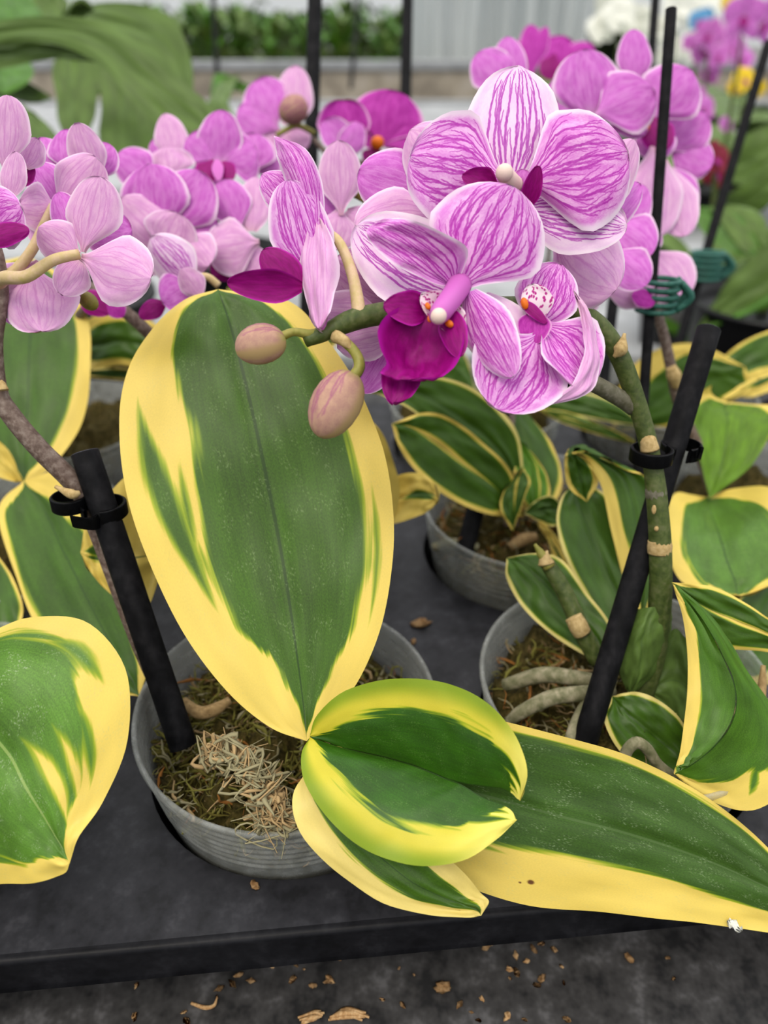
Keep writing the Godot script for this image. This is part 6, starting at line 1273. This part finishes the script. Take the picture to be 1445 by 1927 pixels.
	for s in specs:
		var top: Vector3 = s[2][0][0]
		var far: float = -top.z * 1.2
		var o := thing("orchid_plant", s[0], "orchid", Vector3(top.x, -0.05, top.z))
		var pw := ArrayMesh.new()
		add_lathe(pw, Vector3(top.x + 0.02, -0.13, top.z), [Vector2(0.0, 0.0), Vector2(0.045, 0.0), Vector2(0.060, 0.085), Vector2(0.063, 0.086), Vector2(0.063, 0.090), Vector2(0.059, 0.090), Vector2(0.0, 0.080)], mats.clip_black, 24)
		put("pot_wall", pw, o)
		tube(o, "flower_stem", [Vector3(top.x + 0.02, -0.05, top.z), Vector3(top.x + 0.01, top.y * 0.5, top.z), top], [.004, .003, .002], "stem_green", 8)
		for k in 4:
			var a := k * 1.7 + top.x * 90.0
			var dir := Vector3(cos(a), 0.0, sin(a))
			var b0 := Vector3(top.x + 0.02, -0.04, top.z)
			var len := 0.10 * far
			var side := dir.cross(Vector3.UP) * 0.03 * far
			leaf(o, [b0 + dir * len * 0.3 + Vector3(0, 0.05, 0) - side * 0.7, b0 + dir * len * 0.3 + Vector3(0, 0.04, 0), b0 + dir * len * 0.3 + Vector3(0, 0.05, 0) + side * 0.7, b0 + dir * len * 0.75 + Vector3(0, 0.06, 0) - side, b0 + dir * len * 0.75 + Vector3(0, 0.05, 0), b0 + dir * len * 0.75 + Vector3(0, 0.06, 0) + side], "leaf_green", {"base": b0, "tip": b0 + dir * len, "nv": 14, "nu": 8, "thick": 0.003})
		for e in s[2]:
			far_bloom(o, e[0], e[1], s[1], eye + Vector3(rng.randf_range(-0.5, 0.5), rng.randf_range(-0.3, 0.4), 0), "lip" if s[1] != "petal_white" else "petal_white", rng.randf_range(-0.4, 0.4))
	var pot := thing("dark_pot", "dark pot far behind beside the plastic curtain", "pot", Vector3(0.7173,0.0790,-2.7955))
	var pm := ArrayMesh.new()
	add_lathe(pm, Vector3(0.7173,0.0790,-2.7955), [Vector2(0.0, -0.03), Vector2(0.06, -0.03), Vector2(0.09, 0.045), Vector2(0.094, 0.05), Vector2(0.088, 0.05), Vector2(0.0, 0.03)], mats.clip_black, 32)
	put("pot_wall", pm, pot)
	# seedlings on the brown bench, one model repeated
	var first := thing("seedling", "green bushy seedling in the far row on the brown bench", "seedling", Vector3.ZERO, "green seedlings on the far bench")
	for k in 16:
		var a := k * 2.4
		var len := 0.10 + 0.05 * fmod(k * 0.37, 1.0)
		var dir := Vector3(cos(a), 0, sin(a))
		var side := dir.cross(Vector3.UP) * 0.035
		var h := 0.03 + 0.012 * k
		var b0 := Vector3(0, h * 0.6, 0)
		var m0 := dir * len * 0.5 + Vector3(0, h + 0.05, 0)
		leaf(first, [m0 - side, m0 - Vector3(0, 0.01, 0), m0 + side], ["leaf_fresh", "leaf_green"][k % 2], {"base": b0, "tip": dir * len + Vector3(0, h + 0.02, 0), "nv": 10, "nu": 6, "thick": 0.002})
	tube(first, "stem", [Vector3.ZERO, Vector3(0, 0.08, 0), Vector3(0, 0.16, 0)], [.006, .005, .004], "stem_green", 8, 2)
	var count := 0
	for r in 4:
		for i in 22:
			var at := Vector3(-3.2 + i * 0.19 + rng.randf_range(-0.05, 0.05), -0.115, -4.05 - r * 0.28 + rng.randf_range(-0.05, 0.05))
			if at.x > 0.12: continue
			var o := first
			if count > 0:
				o = first.duplicate()
				o.name = numbered("seedling")
				add_child(o)
			o.position = at
			o.rotation.y = rng.randf() * TAU
			o.scale = Vector3.ONE * rng.randf_range(0.85, 1.25)
			count += 1

# ---------------------------------------------------------------- crumbs and scraps
func crumb_mesh(size: Vector3, sd: int) -> ArrayMesh:
	var g := []
	for j in 7:
		var row := []
		for i in 9:
			var a := -TAU * i / 8.0
			var b := PI * j / 6.0 - PI * 0.5
			var d := Vector3(cos(a) * cos(b), sin(b), sin(a) * cos(b))
			row.append(d * size * (1.0 + 0.9 * fine.get_noise_3d(d.x * 1.3 + sd * 5.0, d.y * 1.3, d.z * 1.3)))
		g.append(row)
	var mesh := ArrayMesh.new()
	sheet(mesh, g, 0.0, mats.bark, mats.bark)
	return mesh

func make_litter():
	var low := [Vector3(0.0532,-0.0500,-0.1187), Vector3(0.0828,-0.0500,-0.1329)]
	var pieces := [
		[Vector3(0.0192,-0.0490,-0.1228), .0022, "brown bark crumb with a pointed end on the table"],
		[Vector3(0.0351,-0.0490,-0.1361), .0016, "small brown crumb on the table under the small leaf"],
		[Vector3(0.0830,-0.0490,-0.1321), .0014, "single round tan crumb on the bare right of the table"],
		[Vector3(0.0152,0.0010,-0.2446), .0030, "tan bark chip lying on the tray between the pots"],
		[Vector3(0.0122,0.0005,-0.2338), .0014, "small dark crumb on the tray near the tan bark chip"],
		[Vector3(-0.0386,0.0005,-0.1289), .0014, "tan splinter on the tray by the foot of the front pot"],
	]
	for q in pieces.size():
		var o := put("bark_crumb", crumb_mesh(Vector3(1.3, 0.45, 0.8) * pieces[q][1], q))
		o.position = pieces[q][0]
		o.rotation.y = q * 1.1
		tag(o, pieces[q][2], "bark crumb")
	var shapes := []
	for q in 5:
		shapes.append(crumb_mesh(Vector3(1.2, 0.5, 0.75), 20 + q))
	for q in 60:
		var o := put("bark_crumb", shapes[q % 5])
		var s := rng.randf_range(0.0004, 0.0013)
		o.position = Vector3(rng.randf_range(-0.09, 0.06) if q < 46 else rng.randf_range(0.0, 0.11), -0.0496, rng.randf_range(-0.142, -0.113))
		o.scale = Vector3.ONE * s
		o.rotation.y = rng.randf() * TAU
		tag(o, "tiny tan bark crumb scattered on the black table before the tray", "bark crumb", "tiny bark crumbs on the table")
	var flakes := [[[Vector3(-0.0265,-0.0492,-0.1129), Vector3(-0.0225,-0.0486,-0.1137), Vector3(-0.0195,-0.0488,-0.1148)], "slim tan bark strip at the bottom edge of the table"], [[Vector3(-0.0170,-0.0490,-0.1133), Vector3(-0.0123,-0.0484,-0.1146), Vector3(-0.0055,-0.0488,-0.1138)], "thicker tan bark strip at the bottom edge of the table"]]
	for q in flakes:
		var fm := ArrayMesh.new()
		for k in 7:
			var pts := []
			for v in q[0]:
				pts.append(v + Vector3(rng.randfn(0, .0005), absf(rng.randfn(0, .0003)), rng.randfn(0, .0006)))
			add_tube(fm, pts, [.0003, rng.randf_range(.0004, .001), .0003], mats.bark, 6, 4, 0.35, 2)
		tag(put("bark_strip", fm), q[1], "bark crumb")
	# a crooked brown fibre on the table and dry moss threads in the front pot
	var fb := put("dry_fibre", tube_mesh([Vector3(-0.0624,-0.0490,-0.1180), Vector3(-0.0577,-0.0485,-0.1165), Vector3(-0.0549,-0.0485,-0.1171), Vector3(-0.0542,-0.0480,-0.1191)], [.0005, .0007, .0006, .0003], mats.bark, 6))
	tag(fb, "thin curled brown fibre lying on the black table", "fibre")
	var tuft := thing("dry_moss", "pale tan dried moss tuft lying on top in the front pot", "moss", Vector3(-0.0420,0.0220,-0.1497))
	var rg := RandomNumberGenerator.new()
	rg.seed = 5
	var path := [Vector3(-0.0556,0.0294,-0.1537), Vector3(-0.0472,0.0350,-0.1508), Vector3(-0.0406,0.0349,-0.1459), Vector3(-0.0361,0.0330,-0.1411), Vector3(-0.0334,0.0296,-0.1364), Vector3(-0.0312,0.0259,-0.1315)]
	var dry := [ArrayMesh.new(), ArrayMesh.new()]
	for k in 150:
		var t := rg.randf()
		var a := spline(path, t)
		var b := spline(path, minf(t + rg.randf_range(0.06, 0.22), 1.0))
		var pts := []
		for q in 5:
			pts.append(a.lerp(b, q / 4.0) + Vector3(rg.randfn(0, .0032), rg.randfn(0.0004, .0019), rg.randfn(0, .0032)))
		add_tube(dry[k % 2], pts, [.0001, rg.randf_range(.0002, .0006), rg.randf_range(.0002, .0008), .00025, .0001], mats[["strand_tan", "strand_pale"][k % 2]], 5, 3, 0.3, 3)
	for m in dry:
		put("moss_strands", m, tuft).set_meta("kind", "stuff")
